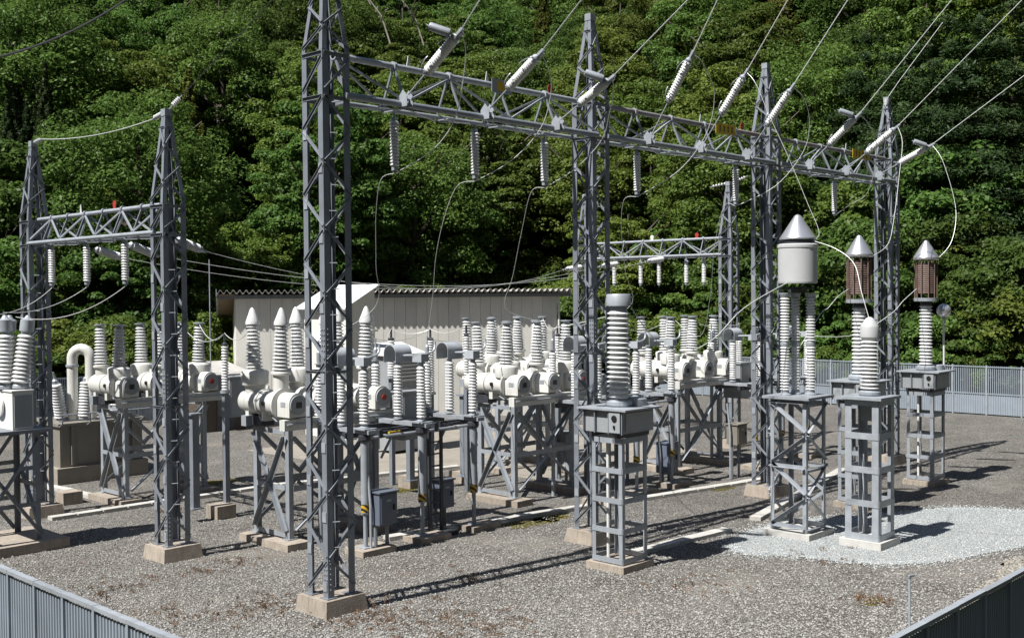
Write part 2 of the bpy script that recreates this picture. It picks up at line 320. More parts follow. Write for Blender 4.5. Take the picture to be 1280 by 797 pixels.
def broadleaf(mat, rx, rz, zc, nc=210, m=170, ln=.155, flat=.68, lean=.0):
    D = unit(nc, -.75); u = rng.uniform(.6, 1.06, nc)[:, None]; C = D * u * np.array([rx, rx * rng.uniform(.85, 1.1), rz]) + np.array([0, 0, zc])
    C[:, 0] += lean * (C[:, 2] - zc)
    rc = rng.uniform(.32, .8, nc) * rx / 3.0
    P = []; Q = []
    for c, r in zip(C, rc):
        d = unit(m, -.35); k = rng.uniform(.6, 1.0, m)[:, None] ** .5
        P.append(c + d * k * r * np.array([1.15, 1.15, flat])); q = d * .7 + np.array([0, 0, .55]) + rng.normal(size=(m, 3)) * .5; Q.append(q / np.linalg.norm(q, axis=1)[:, None])
    return leaf_mesh('crown', np.vstack(P), np.vstack(Q), ln, ln * .6, mat)
def conifer(mat, R, H, z0, n_layers=26, m=330, ln=.36, wd=.10, power=.9, gap=0.0, droop=.35):
    P = []; Q = []
    for i in range(n_layers):
        t = (i + rng.uniform(-.3, .3)) / n_layers; z = z0 + (H - z0) * t; r = R * max(.05, (1 - t)) ** power * rng.uniform(.8, 1.15)
        nb = max(4, int(9 * (1 - t)) + 3); k = max(20, int(m * (1 - t * .8)))
        ang = rng.choice(np.linspace(0, 2 * np.pi, nb, endpoint=False) + rng.uniform(0, 6), k) + rng.normal(size=k) * .16
        rr = r * rng.uniform(.15, 1, k) ** .6; zz = z - droop * rr + rng.normal(size=k) * (.10 + gap) 
        P.append(np.stack([np.cos(ang) * rr, np.sin(ang) * rr, zz], 1)); q = np.stack([np.cos(ang) * .5, np.sin(ang) * .5, np.full(k, .8)], 1) + rng.normal(size=(k, 3)) * .4; Q.append(q / np.linalg.norm(q, axis=1)[:, None])
    return leaf_mesh('crown', np.vstack(P), np.vstack(Q), ln, wd, mat)
def trunk_mesh(h, r, limbs=5, straight=False):
    m = MB(); k = 0 if straight else 1
    pts = [(k * .25 * math.sin(i * .9), k * .2 * math.cos(i * 1.1) - .2 * k, h * i / 6 - .4) for i in range(7)]; m.tube(pts, [r * (1 - .13 * i) for i in range(7)], 7)
    for j in range(limbs):
        a = 2 * math.pi * j / max(1, limbs) + .4; z = h * (.45 + .09 * (j % 4)); p = Vector((0, 0, z)); L = h * .32
        m.tube([p, p + Vector((math.cos(a) * L * .5, math.sin(a) * L * .5, L * .35)), p + Vector((math.cos(a) * L, math.sin(a) * L, L * .8))], [r * .45, r * .3, r * .12], 5)
    return m.mesh('trunk', 60)
KIND = {}
def kind(key, label, group, crowns, trunks): KIND[key] = (label, group, crowns, trunks)
tb = [trunk_mesh(7.5, .2), trunk_mesh(8.5, .22, 6)]; ts = [trunk_mesh(9, .16, 0, True)]
kind('broad', 'mid-green broadleaf tree in the wood covering the slope', 'broadleaf trees on the slope', [broadleaf('leaf', 3.1, 3.9, 5.0), broadleaf('leaf', 2.7, 4.3, 5.4), broadleaf('leaf', 3.5, 3.5, 4.6, 230), broadleaf('leaf', 2.9, 3.8, 4.8, 150, 220, .17, .5), broadleaf('leaf', 3.2, 3.3, 4.6, 260, 150, .14, .8)], tb)
kind('yellow', 'yellow-green broadleaf tree in the wood covering the slope', 'yellow-green trees on the slope', [broadleaf('leaf_yellow', 3.0, 3.6, 4.7), broadleaf('leaf_yellow', 2.6, 4.0, 5.2), broadleaf('leaf_yellow', 3.2, 3.4, 4.6, 150, 210, .18, .5)], tb)
kind('dark', 'dark narrow cypress rising from the wooded slope', 'dark cypresses on the slope', [conifer('needle', 1.6, 11, .8, 34, 800, .24, .07), conifer('needle', 1.35, 10, .6, 32, 700, .24, .07)], ts)
kind('cedar', 'olive-green pointed cedar standing among the broadleaf trees', 'cedars on the slope', [conifer('needle_light', 2.0, 11, .8, 30, 850, .22, .075, .8), conifer('needle_light', 1.7, 10, .8, 28, 800, .22, .075, .8)], ts)
kind('pine', 'dark pine with flat layered branches by the slatted fence', 'layered pines by the slatted fence', [conifer('needle', 4.2, 13, 2.0, 11, 3200, .24, .07, .55, .05, .1)], ts)
kind('bush', 'low leafy shrub at the foot of the wooded slope', 'shrubs at the foot of the slope', [broadleaf('leaf_yellow', 1.7, 1.5, 1.6, 90, 150, .14), broadleaf('leaf', 1.8, 1.6, 1.7, 90, 150, .14)], [trunk_mesh(1.6, .07, 3)])
NT = 0
def plant(key, X, Y, sc=1.0, z=None, rz=None):
    global NT
    label, group, crowns, trunks = KIND[key]; NT += 1
    t = thing({'broad': 'broadleaf_tree', 'yellow': 'broadleaf_tree', 'dark': 'cypress_tree', 'cedar': 'cedar_tree', 'pine': 'pine_tree', 'bush': 'shrub'}[key], label, 'shrub' if key == 'bush' else 'tree', (X, Y, (hill_h(X, Y) if z is None else z) - .1), group, rng.uniform(0, 6.28) if rz is None else rz)
    s = sc * rng.uniform(.9, 1.12); t.scale = (s, s, s * rng.uniform(.92, 1.1))
    obj('crown', crowns[rng.integers(len(crowns))], None, t); obj('trunk', trunks[rng.integers(len(trunks))], 'bark', t)
def xy(px, d): l = (px - 640) / F * d; return 0.7233 * d + 0.6901 * l, 0.6901 * d - 0.7236 * l
taken = []
SPECIAL = ((38, 62, 'dark', .80), (62, 61, 'dark', .98), (80, 63, 'dark', .76), (14, 61, 'dark', .8), (50, 63, 'dark', .92), (26, 63, 'dark', .88), (240, 69, 'cedar', 1.15), (256, 67, 'cedar', .9), (985, 88, 'cedar', 1.35), (1003, 90, 'cedar', 1.1), (972, 89, 'cedar', 1.0),
           (1130, 62, 'pine', 1.0), (1175, 60, 'pine', 1.05), (1222, 58, 'pine', 1.1), (1268, 60, 'pine', 1.15), (1085, 66, 'pine', .95))
for (px, d, k, sc) in SPECIAL:
    X, Y = xy(px, d); taken.append((X, Y)); plant(k, X, Y, sc)
sp = 6.4
for i in range(80):
    for j in range(80):
        X = -10 + i * sp + rng.uniform(-1.5, 1.5) + (j % 2) * sp / 2; Y = -10 + j * sp + rng.uniform(-1.5, 1.5)
        s = max(X - 50.0, Y - 47.5)
        if s < 1.5: continue
        px, d = bearing_px(X, Y)
        if d < 30 or px < -110 or px > 1390: continue
        h = hill_h(X, Y)
        if (h - HC) / d > .285 or px < -50 or px > 1330: continue
        if any((X - a) ** 2 + (Y - b) ** 2 < 9 for a, b in taken): continue
        if any(abs(px - q[0]) < {'dark': 62, 'cedar': 52, 'pine': 60}[q[2]] and q[1] - {'dark': 13, 'cedar': 11, 'pine': 7}[q[2]] < d < q[1] + 3 for q in SPECIAL): continue
        grow = 1.42 + .12 * math.sin(X * .3) * math.cos(Y * .27)
        v = math.sin(X * .09 + 2) + math.cos(Y * .11) + rng.normal() * .8
        plant('cedar' if rng.random() < .06 else ('yellow' if v > .7 else 'broad'), X, Y, grow * (.85 if s < 5 else 1.0))
for px in range(-20, 1300, 22):
    for dd in np.arange(44, 80, .5):
        X, Y = xy(px, dd)
        if max(X - 48.3, Y - 44.8) > 0: break
    if 265 < px < 700 and rng.random() < .5: continue
    X, Y = xy(px + rng.uniform(-10, 10), dd + rng.uniform(.3, 3)); plant('bush', X, Y, rng.uniform(.8, 1.4), 0 if max(X - 50, Y - 47.5) < 0 else None)
M['deadwood'] = paint('pale_dead_wood', (0.42, 0.38, 0.32), .9, 0, .2, 5)
for (px, py, d) in ((478, 10, 62), (520, 12, 63)):
    b_ = at_d(px + 10, py + 45, d); dm = MB()
    dm.tube([b_, b_ + Vector((-.3, .4, 1.6)), b_ + Vector((-1.2, 1.2, 3.2)), b_ + Vector((-1.7, 1.7, 4.6))], [.05, .045, .035, .015], 6)
    for j in range(6):
        p_ = b_ + Vector((-.3, .4, 1.4 + j * .4)) + Vector((-.22, .2, 0)) * j; v_ = Vector((rng.normal(), rng.normal(), rng.uniform(.2, 1))) * .9; dm.tube([p_, p_ + v_ * .6 + Vector((0, 0, .2)), p_ + v_ * 1.3], [.04, .025, .01], 5)
    tag(obj('dead_tree', dm.mesh('dead_tree', 60), 'deadwood'), 'bare pale dead tree poking from the green canopy on the slope', 'tree', 'dead trees on the slope')
for k in range(260):
    px, dd = rng.uniform(-30, 1310), rng.uniform(48, 88); X, Y = xy(px, dd); s_ = max(X - 50, Y - 47.5)
    if 2 < s_ < 22: plant('bush', X, Y, rng.uniform(1.1, 2.0))
print('TREES', NT)

def weeds():
    P = []; Q = []
    for (px, py, rad, k) in ((460, 768, 1.0, 60), (340, 760, .9, 40), (540, 785, 1.2, 50), (590, 722, .5, 14), (300, 702, .6, 14), (255, 715, .5, 14), (700, 590, .5, 12), (640, 775, .8, 20), (860, 735, 1.0, 18), (1090, 752, .35, 26), (210, 640, .4, 10), (1040, 700, .8, 12), (150, 735, .8, 25), (230, 770, .8, 30)):
        c = on_z(px, py)
        for i in range(k):
            x, y = c.x + rng.normal() * rad * .5, c.y + rng.normal() * rad * .5; m = 9
            P.append(np.stack([x + rng.normal(size=m) * .05, y + rng.normal(size=m) * .05, rng.uniform(.01, .05, m)], 1)); q = rng.normal(size=(m, 3)) * np.array([1, 1, .35]); Q.append(q / np.linalg.norm(q, axis=1)[:, None])
    o = obj('dry_weeds', leaf_mesh('dry_weeds', np.vstack(P), np.vstack(Q), .09, .016, 'dryweed'), None); o['kind'] = 'stuff'; o['label'] = 'reddish dry weeds and moss sprouting through the gravel'; o['category'] = 'weeds'
weeds()
M['moss'] = gravel('yellow_green_moss', [(0, (0.14, 0.13, 0.03)), (1, (0.36, 0.31, 0.09))], 30, [(.3, (.8, .8, .8)), (.7, (1.1, 1.1, 1.1))])
for (px, py, a, b) in ((665, 653, .9, .35), (690, 647, .6, .3), (585, 655, .5, .25), (1092, 752, .3, .18), (505, 612, .7, .3), (265, 603, 1.0, .4), (905, 610, .5, .2)):
    c = on_z(px, py); pts = [(c.x + a * (1 + rng.uniform(-.45, .3)) * math.cos(t), c.y + b * (1 + rng.uniform(-.45, .3)) * math.sin(t)) for t in np.linspace(0, 2 * math.pi, 26, endpoint=False)]
    struct(sheet('moss_patch', pts, .003, 'moss', .03, .05))

def loose(name, label, pts, lo, hi, mat):
    n = len(pts); B = np.array([(1, 0, 0), (0, 1, 0), (-1, 0, 0), (0, -1, 0), (0, 0, .8), (0, 0, -.5)]); FA = np.array([(0, 1, 4), (1, 2, 4), (2, 3, 4), (3, 0, 4), (1, 0, 5), (2, 1, 5), (3, 2, 5), (0, 3, 5)])
    sz = rng.uniform(lo, hi, n)[:, None, None]; V = B[None] * sz * rng.uniform(.6, 1.3, (n, 6, 1)); a = rng.uniform(0, 6.28, n); ca, sa = np.cos(a)[:, None], np.sin(a)[:, None]
    V = np.stack([V[..., 0] * ca - V[..., 1] * sa, V[..., 0] * sa + V[..., 1] * ca, V[..., 2]], -1) + np.array(pts)[:, None, :]
    me = bpy.data.meshes.new(name); me.from_pydata(V.reshape(-1, 3).tolist(), [], (FA[None] + (np.arange(n) * 6)[:, None, None]).reshape(-1, 3).tolist())
    o = obj(name, me, mat); o['kind'] = 'stuff'; o['label'] = label; o['category'] = 'stones'
pts = []
for i in range(26000):
    c = on_z(rng.uniform(-20, 1300), 640 + 170 * rng.random() ** .8)
    if 5.7 < c.x < 40 and c.y > 4.8: pts.append((c.x, c.y, .006))
M['stone'] = paint('loose_grey_stone', (0.40, 0.39, 0.37), .9, 0, .55, 37)
loose('loose_gravel', 'loose grey stones lying on the gravel yard', pts, .012, .028, 'stone')
pts = []; PL = smooth_loop(patch)
for i in range(2600):
    k = rng.integers(len(PL)); p_, q_ = PL[k], PL[(k + 1) % len(PL)]; t_ = rng.random(); r1 = rng.normal() * .16; r2 = rng.normal() * .16
    pts.append((p_[0] + (q_[0] - p_[0]) * t_ + r1, p_[1] + (q_[1] - p_[1]) * t_ + r2, .012))
for i in range(3500):
    c = (rng.uniform(19, 27), rng.uniform(7.4, 12.7)); ins = False
    for k in range(len(PL)):
        (x1, y1), (x2, y2) = PL[k], PL[(k + 1) % len(PL)]
        if (y1 > c[1]) != (y2 > c[1]) and c[0] < (x2 - x1) * (c[1] - y1) / (y2 - y1) + x1: ins = not ins
    if ins: pts.append((c[0], c[1], .014))
M['stone_white'] = paint('loose_white_stone', (0.58, 0.62, 0.625), .9, 0, .2, 37)
loose('white_stones', 'crushed white stones spilling at the edge of the pale patch', pts, .008, .019, 'stone_white')

# ------------------------------------------------------------------ cable troughs (rows of concrete lids)
lid_mesh = MB().span(0.004, 0.596, -0.13, 0.13, 0.0, 0.085).mesh('trough_lid')
def trough(p, q, name='cable_trough'):
    p, q = Vector((*p, 0)), Vector((*q, 0)); d = q - p; n = max(1, round(d.length / 0.6)); a = math.atan2(d.y, d.x)
    t = bpy.data.objects.new(name, None); COL.objects.link(t); t.location = p; t.rotation_euler = (0, 0, a); struct(t)
    for i in range(n):
        o = obj('trough_lid', lid_mesh, 'lid', t, (i * 0.6 * d.length / (0.6 * n), random.uniform(-.008, .008), random.uniform(-.006, .006)))
    return t
trough((11.0, 25.45), (17.2, 25.3)); trough((13.1, 25.8), (12.8, 31)); trough((14.9, 17.95), (20.6, 17.0)); trough((20.9, 16.85), (27.0, 15.75))
trough((16.9, 13.3), (20.4, 13.05)); trough((21.8, 13.2), (29.6, 15.0)); trough((17.2, 25.2), (27.5, 22.6))

# ------------------------------------------------------------------ lattice gantries
def frame_of(d1):                                   # two unit vectors across a bar direction
    a = d1.cross(Vector((0, 0, 1)));
    if a.length < 0.05: a = d1.cross(Vector((1, 0, 0)))
    a.normalize(); return a, d1.cross(a)
step_mesh = None
def tower_parts(zb, zt, zp, a=0.275, leg=0.125, br=0.046, panel=0.565, z0=0.27):
    """parts of one lattice tower: (name, mesh, material)"""
    out = []; T = []
    for sx in (-1, 1):
        for sy in (-1, 1):
            m = MB().ang((sx * a, sy * a, z0), (sx * a, sy * a, zt), leg, 0.012, (-sx, 0, 0), (0, -sy, 0))
            m.box((sx * a - sx * 0.06, sy * a - sy * 0.06, z0 + 0.01), (0.2, 0.2, 0.02)); out.append(('leg', m.mesh('leg'), 'steel'))
            tp = 0.06
            m = MB().ang((sx * a, sy * a, zt + 0.002), (sx * tp, sy * tp, zp), 0.085, 0.009, (-sx, 0, 0), (0, -sy, 0)); out.append(('peak_leg', m.mesh('peak_leg'), 'steel'))
    faces = [((-1, -1), (1, -1), (0, -1, 0)), ((1, -1), (1, 1), (1, 0, 0)), ((1, 1), (-1, 1), (0, 1, 0)), ((-1, 1), (-1, -1), (-1, 0, 0))]
    for fi, (A, B, nr) in enumerate(faces):
        nr = Vector(nr)
        def P(c, z):
            k = a - 0.02 if z <= zt else (a + (0.06 - a) * (z - zt) / (zp - zt)) - 0.01
            return Vector((c[0] * k, c[1] * k, z)) + nr * 0.0225
        def brace(p, q, wd, nm='brace'):
            d = (q - p).normalized(); s = d.cross(nr).normalized()
            out.append((nm, MB().prism(p, q, [Vector((0, 0, 0)), s * wd, s * wd + nr * .006, s * .006 + nr * .006, s * .006 + nr * wd * .6, nr * wd * .6]).mesh(nm), 'steel'))
        zs = [z0 + 0.12]; 
        while zs[-1] + panel < zb - 0.05: zs.append(zs[-1] + panel)
        k = (zb - 0.02 - zs[0]) / (len(zs)); zs = [zs[0] + i * k for i in range(len(zs) + 1)]
        for i in range(len(zs) - 1):
            s, e = (A, B) if (i + fi) % 2 else (B, A)
            brace(P(s, zs[i] + 0.03), P(e, zs[i + 1] - 0.03), br)
        for z in (zb - 0.03, zt - 0.03): brace(P(A, z), P(B, z), br * 1.3, 'tie')
        brace(P(A, zb + 0.08), P(B, zt - 0.1), br)
        n = 4
        for i in range(n):
            za, zc = zt + 0.08 + (zp - zt - 0.35) * i / n, zt + 0.02 + (zp - zt - 0.35) * (i + 1) / n
            s, e = (A, B) if (i + fi) % 2 else (B, A)
            brace(P(s, za), P(e, zc), br * 0.85)
        z = zp - 0.3; brace(P(A, z), P(B, z), br * 0.8, 'tie')
        z = zb * 0.47; brace(P(A, z), P(B, z), br, 'tie')
    out.append(('peak_cap', MB().box((0, 0, zp - 0.02), (0.16, 0.16, 0.14)).mesh('peak_cap'), 'steel_light'))
    sm = MB().tube([(0, 0, 0), (0.11, -0.05, 0)], 0.009, 5).mesh('step_bolt')
    for i in range(int((zb - 1.2) / 0.42)):
        out.append(('step_bolt', sm, 'steel_light', (-a + 0.1 + 0.04 * 0, -a - 0.01, 1.1 + i * 0.42) if i % 2 else (-a + 0.13, -a - 0.01, 1.1 + i * 0.42)))
    bm = MB().lathe([(.014, 0), (.014, .014)], 6, (0, 0, 0), (-1, 0, 0)).mesh('bolt'); bm2 = MB().lathe([(.014, 0), (.014, .014)], 6, (0, 0, 0), (0, -1, 0)).mesh('bolt')
    for k in range(6):
        for zz in (.42, zb * .5):
            for yy in (.03, .085): out.append(('bolt', bm, 'steel_light', (-a - .001, -a + yy, zz + k * .085)))
            out.append(('bolt', bm2, 'steel_light', (-a + .05, -a - .001, zz + k * .085)))
    # bolted gusset plates where braces meet legs, each a small plate
    gm = MB().box((0, 0, 0), (0.012, 0.1, 0.16)).mesh('gusset_plate')
    for i in range(0, int(zb / (2 * panel))):
        out.append(('gusset_plate', gm, 'steel_light', (-a - 0.008, -a + 0.07, z0 + 0.2 + i * 2 * panel)))
        out.append(('gusset_plate', gm, 'steel_light', (-a - 0.008, a - 0.07, z0 + 0.2 + panel + i * 2 * panel)))
    return out
def put_tower(parts, parent, loc):
    t = part('tower', parent, loc)
    for p in parts: obj(p[0], p[1], p[2], t, p[3] if len(p) > 3 else None)
    return t
foot_big = MB(); foot_big.add([(-.43, -.43, -.02), (.43, -.43, -.02), (.43, .43, -.02), (-.43, .43, -.02), (-.39, -.39, .27), (.39, -.39, .27), (.39, .39, .27), (-.39, .39, .27)], [(0, 3, 2, 1), (4, 5, 6, 7), (0, 1, 5, 4), (1, 2, 6, 5), (2, 3, 7, 6), (3, 0, 4, 7)])
foot_big = foot_big.mesh('footing')
def beam(parent, L, zb, zt, hw=0.31, bay=1.25, top='steel_light', tr=0.055, loc=(0, 0, 0), rz=0):
    """triangular truss along local +x from 0 to L"""
    b = part('beam', parent, loc); b.rotation_euler = (0, 0, rz)
    obj('top_chord', MB().tube([(0, 0, zt), (L, 0, zt)], tr, 10).mesh('top_chord', 40), top, b)
    for sy in (-1, 1):
        obj('bottom_chord', MB().tube([(0, sy * hw, zb), (L, sy * hw, zb)], 0.058 if sy < 0 else 0.045, 10).mesh('bottom_chord', 40), 'steel' if sy < 0 else 'steel_light', b)
    n = max(3, round(L / bay)); dx = L / n
    for i in range(n + 1):
        x = min(max(i * dx, 0.03), L - 0.03)
        for sy in (-1, 1):
            obj('web_post', MB().bar((x, sy * hw * 0.97, zb + 0.06), (x, sy * 0.03, zt - tr), 0.04, 0.03, (1, 0, 0)), 'steel', b)
            if i < n:
                p, q = ((x, sy * hw, zb + 0.06), (x + dx, sy * 0.04, zt - tr)) if i % 2 else ((x, sy * 0.04, zt - tr), (x + dx, sy * hw, zb + 0.06))
                obj('web_brace', MB().bar(Vector(p) + Vector((.03, 0, 0)), Vector(q) - Vector((.03, 0, 0)), 0.036, 0.036), 'steel_light', b)
        obj('cross_tie', MB().bar((x, -hw, zb - 0.06), (x, hw, zb - 0.06), 0.05, 0.016), 'steel_light', b)
        if i < n:
            s = 1 if i % 2 else -1
            obj('cross_brace', MB().bar((x + .05, -s * hw, zb - 0.078), (x + dx - .05, s * hw, zb - 0.078), 0.035, 0.012), 'steel_light', b)
        if i < n: obj('chord_collar', MB().lathe([(tr + .004, -0.03), (tr + .03, -0.028), (tr + .03, 0.028), (tr + .004, 0.03)], 10, (x, 0, zt), (1, 0, 0)), 'steel_light', b)
    return b
YG = 14.67; TX = [11.0, 17.8, 24.8, 31.75]
main = thing('steel_gantry', 'tall grey lattice gantry with four towers joined by one long truss beam', 'gantry', (11.0, YG, 0))
tp_main = tower_parts(8.45, 9.15, 10.95)
for i, X in enumerate(TX):
    put_tower(tp_main, main, (X - 11.0, 0, 0)); obj('footing', foot_big, 'concrete', main, (X - 11.0, 0, 0))
for i in range(3):
    L = TX[i + 1] - TX[i]; beam(main, L - 0.30, 8.45, 9.15, loc=(TX[i] - 11.0 + 0.15, 0, 0), top='steel_light' if i == 0 else 'steel_rust')
tp_side = tower_parts(6.47, 7.03, 8.85, a=0.25, leg=0.115, br=0.045)
gl = thing('steel_gantry', 'lower two-tower lattice gantry beside the grey transformer', 'gantry', (11.1, 20.0, 0))
gr = thing('steel_gantry', 'two-tower lattice gantry standing behind the long gantry near the slatted fence', 'gantry', (31.75, 20.2, 0))
for g in (gl, gr):
    for dy in (0, 6.25):
        put_tower(tp_side, g, (0, dy, 0)); obj('footing', foot_big, 'concrete', g, (0, dy, 0))
    beam(g, 6.25 - .3, 6.47, 7.03, hw=0.22, bay=0.85, tr=0.045, loc=(0, .15, 0), rz=math.pi / 2)

# marker plates on the beams
def marker(name, label, loc, mat, shape='flag'):
    m = MB()
    if shape == 'flag': m.add([(-.07, 0, 0), (.07, 0, 0), (.1, 0, .17), (.05, 0, .24), (-.05, 0, .24), (-.1, 0, .17), (-.07, .012, 0), (.07, .012, 0), (.1, .012, .17), (.05, .012, .24), (-.05, .012, .24), (-.1, .012, .17)], [(0, 1, 2, 3, 4, 5), (11, 10, 9, 8, 7, 6)] + [(i, 6 + i, 6 + (i + 1) % 6, (i + 1) % 6) for i in range(6)])
    else: m.add([(-.06, 0, 0), (.06, 0, 0), (0.012, 0, .26), (-.012, 0, .26), (-.06, .012, 0), (.06, .012, 0), (0.012, .012, .26), (-.012, .012, .26)], [(0, 1, 2, 3), (7, 6, 5, 4)] + [(i, 4 + i, 4 + (i + 1) % 4, (i + 1) % 4) for i in range(4)])
    o = obj(name, m, mat, None, loc); o.scale = (.75, 1, .72); return tag(o, label, 'marker')
for px, py in ((688, 120), (928, 162)):
    p = on_y(px, py, YG); marker('phase_marker', 'small red phase plate standing on the long gantry beam', (p.x, YG, 9.2), 'red')['group'] = 'red plates on the long gantry'
for px, py in ((511, 90), (609, 107), (876, 152), (1058, 190)):
    p = on_y(px, py, YG); marker('phase_marker', 'small pointed white phase plate on the long gantry beam', (p.x, YG, 9.2), 'white', 'point')['group'] = 'white plates on the long gantry'
for px, py, c, lb in ((143, 262, 'red', 'red'), (101, 268, 'white', 'white')):
    p = on_x(px, py, 11.1); o = marker('phase_marker', f'small {lb} phase plate on the lower gantry beside the transformer', (11.1, p.y, 7.07), c, 'flag' if c == 'red' else 'point'); o.rotation_euler = (0, 0, -math.pi / 2)
for px, py, c in ((764 / 3.98 * 0 + 871, 292, 'red'), (815, 297, 'white')):
    p = on_x(px, py, 31.75); o = marker('phase_marker', f'small {"pale " if c == "white" else ""}{c} phase plate on the gantry behind the long one', (31.75, p.y, 7.07), c); o.rotation_euler = (0, 0, -math.pi / 2)
def name_plate(label, X0, X1, z, bg_, marks):
    t = thing('name_plate', label, 'sign', ((X0 + X1) / 2, YG - 0.075, z)); w = X1 - X0
    obj('plate', MB().box((0, 0, 0), (w, 0.012, 0.26)), bg_, t)
    n = len(marks)
    for i, (dx, wd, h) in enumerate(marks):
        m = MB().box((dx * w, -0.009, 0), (wd, 0.004, h)); m.box((dx * w, -0.0092, h * .28), (wd * 2.1, 0.004, 0.022)); m.box((dx * w, -0.0094, -h * .2), (wd * 1.8, 0.004, 0.02)); obj('character', m, 'black', t)
    return t
kan = [(-.3, .03, .16), (-.1, .03, .15), (.1, .03, .16), (.3, .03, .15)]
a_, b_ = on_y(896, 157, YG - .1), on_y(918, 161, YG - .1); name_plate('yellow name plate with dark characters on the rusty gantry beam by the red plate', a_.x, b_.x + .1, 9.12, 'yellow', kan)
a_, b_ = on_y(1067, 186, YG - .1), on_y(1086, 189, YG - .1); name_plate('yellow name plate with dark characters on the gantry beam by the end tower', a_.x, b_.x + .1, 9.12, 'yellow', kan)
p0, p1 = on_y(616, 110, YG - .1), on_y(640, 115, YG - .1); t = name_plate('grey name plate with a yellow square on the gantry beam', p0.x, p1.x, 9.13, 'steel_light', []); obj('square', MB().box((-.02, -.009, 0), (.22, .004, .18)), 'yellow', t)

# ------------------------------------------------------------------ insulators
def porcelain(h, r0, r1, core0, core1, n, seg=16, thin=False):
    """stack of sheds between two metal end fittings; returns the profile of the ceramic"""
    pr = [(core0, 0)]
    dz = h / n
    for i in range(n):
        t = i / max(1, n - 1); r = r0 + (r1 - r0) * t; c = core0 + (core1 - core0) * t; z = i * dz
        if thin:
            pr += [(c, z + dz * .22), (r * .9, z + dz * .40), (r, z + dz * .46), (r * .97, z + dz * .55), (c * 1.06, z + dz * .80)]; continue
        pr += [(c, z + dz * .10), (r * .95, z + dz * .28), (r, z + dz * .38), (r * .985, z + dz * .52), (r * .82 + c * .18, z + dz * .68), (c * 1.05, z + dz * .93)]
    pr += [(core1, h)]
    return MB().lathe(pr, seg)
def ring_prof(r, z0, z1): return [(r, z0), (r, z1)]
# hanging post insulators under the beams
hang_p = porcelain(0.80, .085, .085, .06, .06, 14, 14).mesh('porcelain', 35)
hang_f = MB().lathe([(.06, .80), (.06, .87), (.02, .87), (.02, 1.0)], 12).mesh('top_fitting', 40); hang_g = MB().lathe([(.03, -.12), (.03, -.07), (.06, -.07), (.06, 0)], 12).mesh('bottom_fitting', 40)
def hanger(name, label, loc, group, sc=1.0, mat='white'):
    t = thing(name, label, 'insulator', (loc[0], loc[1], loc[2] - 0.93 * sc), group); t.scale = (sc, sc, sc)
    obj('porcelain', hang_p, mat, t); obj('top_fitting', hang_f, 'steel_light', t); obj('bottom_fitting', hang_g, 'steel_light', t); return Vector((loc[0], loc[1], loc[2] - 1.05 * sc))
hang_pts = {}
for i_, X in ((0, 12.72), (1, 14.72), (2, 16.7), (3, 19.8), (5, 23.87), (6, 29.05)): hang_pts[i_] = hanger('hanging_insulator', 'ribbed white insulator hanging under the long gantry beam', (X, YG + .31, 8.40), 'insulators hanging from the long gantry')
LY = [on_x(px, 318, 11.1).y for px in (70, 114, 162)]
lh = [hanger('hanging_insulator', 'ribbed white insulator hanging under the lower gantry by the transformer', (11.0, y, 6.42), 'insulators hanging from the lower gantry', .95) for y in LY]
RY = [on_x(px, 330, 31.75).y for px in (768, 801, 824, 858, 880)]
rh = [hanger('hanging_insulator', 'grey ribbed insulator hanging under the gantry behind the long one', (31.75, y, 6.42), 'insulators hanging from the rear gantry', .95) for y in RY]

# tension insulators with their yokes, rods, horns
def wire(name, label, pts, r=0.014, mat='wire', group=None, n=5):
    o = obj(name, MB().tube(pts, r * .78, n).mesh(name, 60), mat); return tag(o, label, 'wire', group)
def bez(p0, p1, p2, p3, n=16):
    p0, p1, p2, p3 = map(Vector, (p0, p1, p2, p3)); return [p0 * (1 - t) ** 3 + p1 * 3 * t * (1 - t) ** 2 + p2 * 3 * t * t * (1 - t) + p3 * t ** 3 for t in [i / n for i in range(n + 1)]]
def sagw(p, q, sag, n=18):
    p, q = Vector(p), Vector(q); return [p.lerp(q, i / n) - Vector((0, 0, sag * 4 * (i / n) * (1 - i / n))) for i in range(n + 1)]
ten_p = porcelain(0.86, .092, .092, .07, .07, 15, 16).mesh('porcelain', 35)
def tension(name, label, p, q, group, rod=0.55, horns=True, tail=0.12):
    """string from anchor p to clamp q"""
    p, q = Vector(p), Vector(q); d = q - p; L = d.length
    t = thing(name, label, 'insulator', p, group); t.rotation_mode = 'QUATERNION'; t.rotation_quaternion = d.to_track_quat('Z', 'Y')
    pl = min(0.86, L - rod - tail - 0.1); s = pl / 0.86
    o = obj('porcelain', ten_p, 'white', t, (0, 0, L - tail - .05 - pl)); o.scale = (1, 1, s)
    z0 = L - tail - .05 - pl
    obj('link_rod', MB().tube([(0, 0, 0), (0, 0, z0 - .04)], 0.016, 6), 'steel_light', t)
    obj('fitting', MB().lathe([(.03, z0 - .09), (.075, z0 - .05), (.075, z0)], 10).mesh('fitting', 40), 'steel_light', t)
    obj('fitting', MB().lathe([(.075, z0 + pl), (.075, z0 + pl + .05), (.03, z0 + pl + .1)], 10).mesh('fitting', 40), 'steel_light', t)
    obj('clamp', MB().box((0, 0, L), (.06, .05, .16)).box((0.03, 0, L - .03), (.09, .07, .07)), 'steel_light', t)
    if horns:
        for zc, sg in ((z0 - .03, 1), (z0 + pl + .03, -1)):
            obj('arcing_horn', MB().tube(bez((0.06, 0, zc), (.2, 0, zc), (.2, .05, zc + sg * .2), (.14, .08, zc + sg * .26), 8), .01, 5), 'steel_light', t)
            obj('arcing_horn', MB().tube(bez((-0.06, 0, zc), (-.2, 0, zc), (-.2, .05, zc + sg * .2), (-.14, .08, zc + sg * .26), 8), .01, 5), 'steel_light', t)
    return t
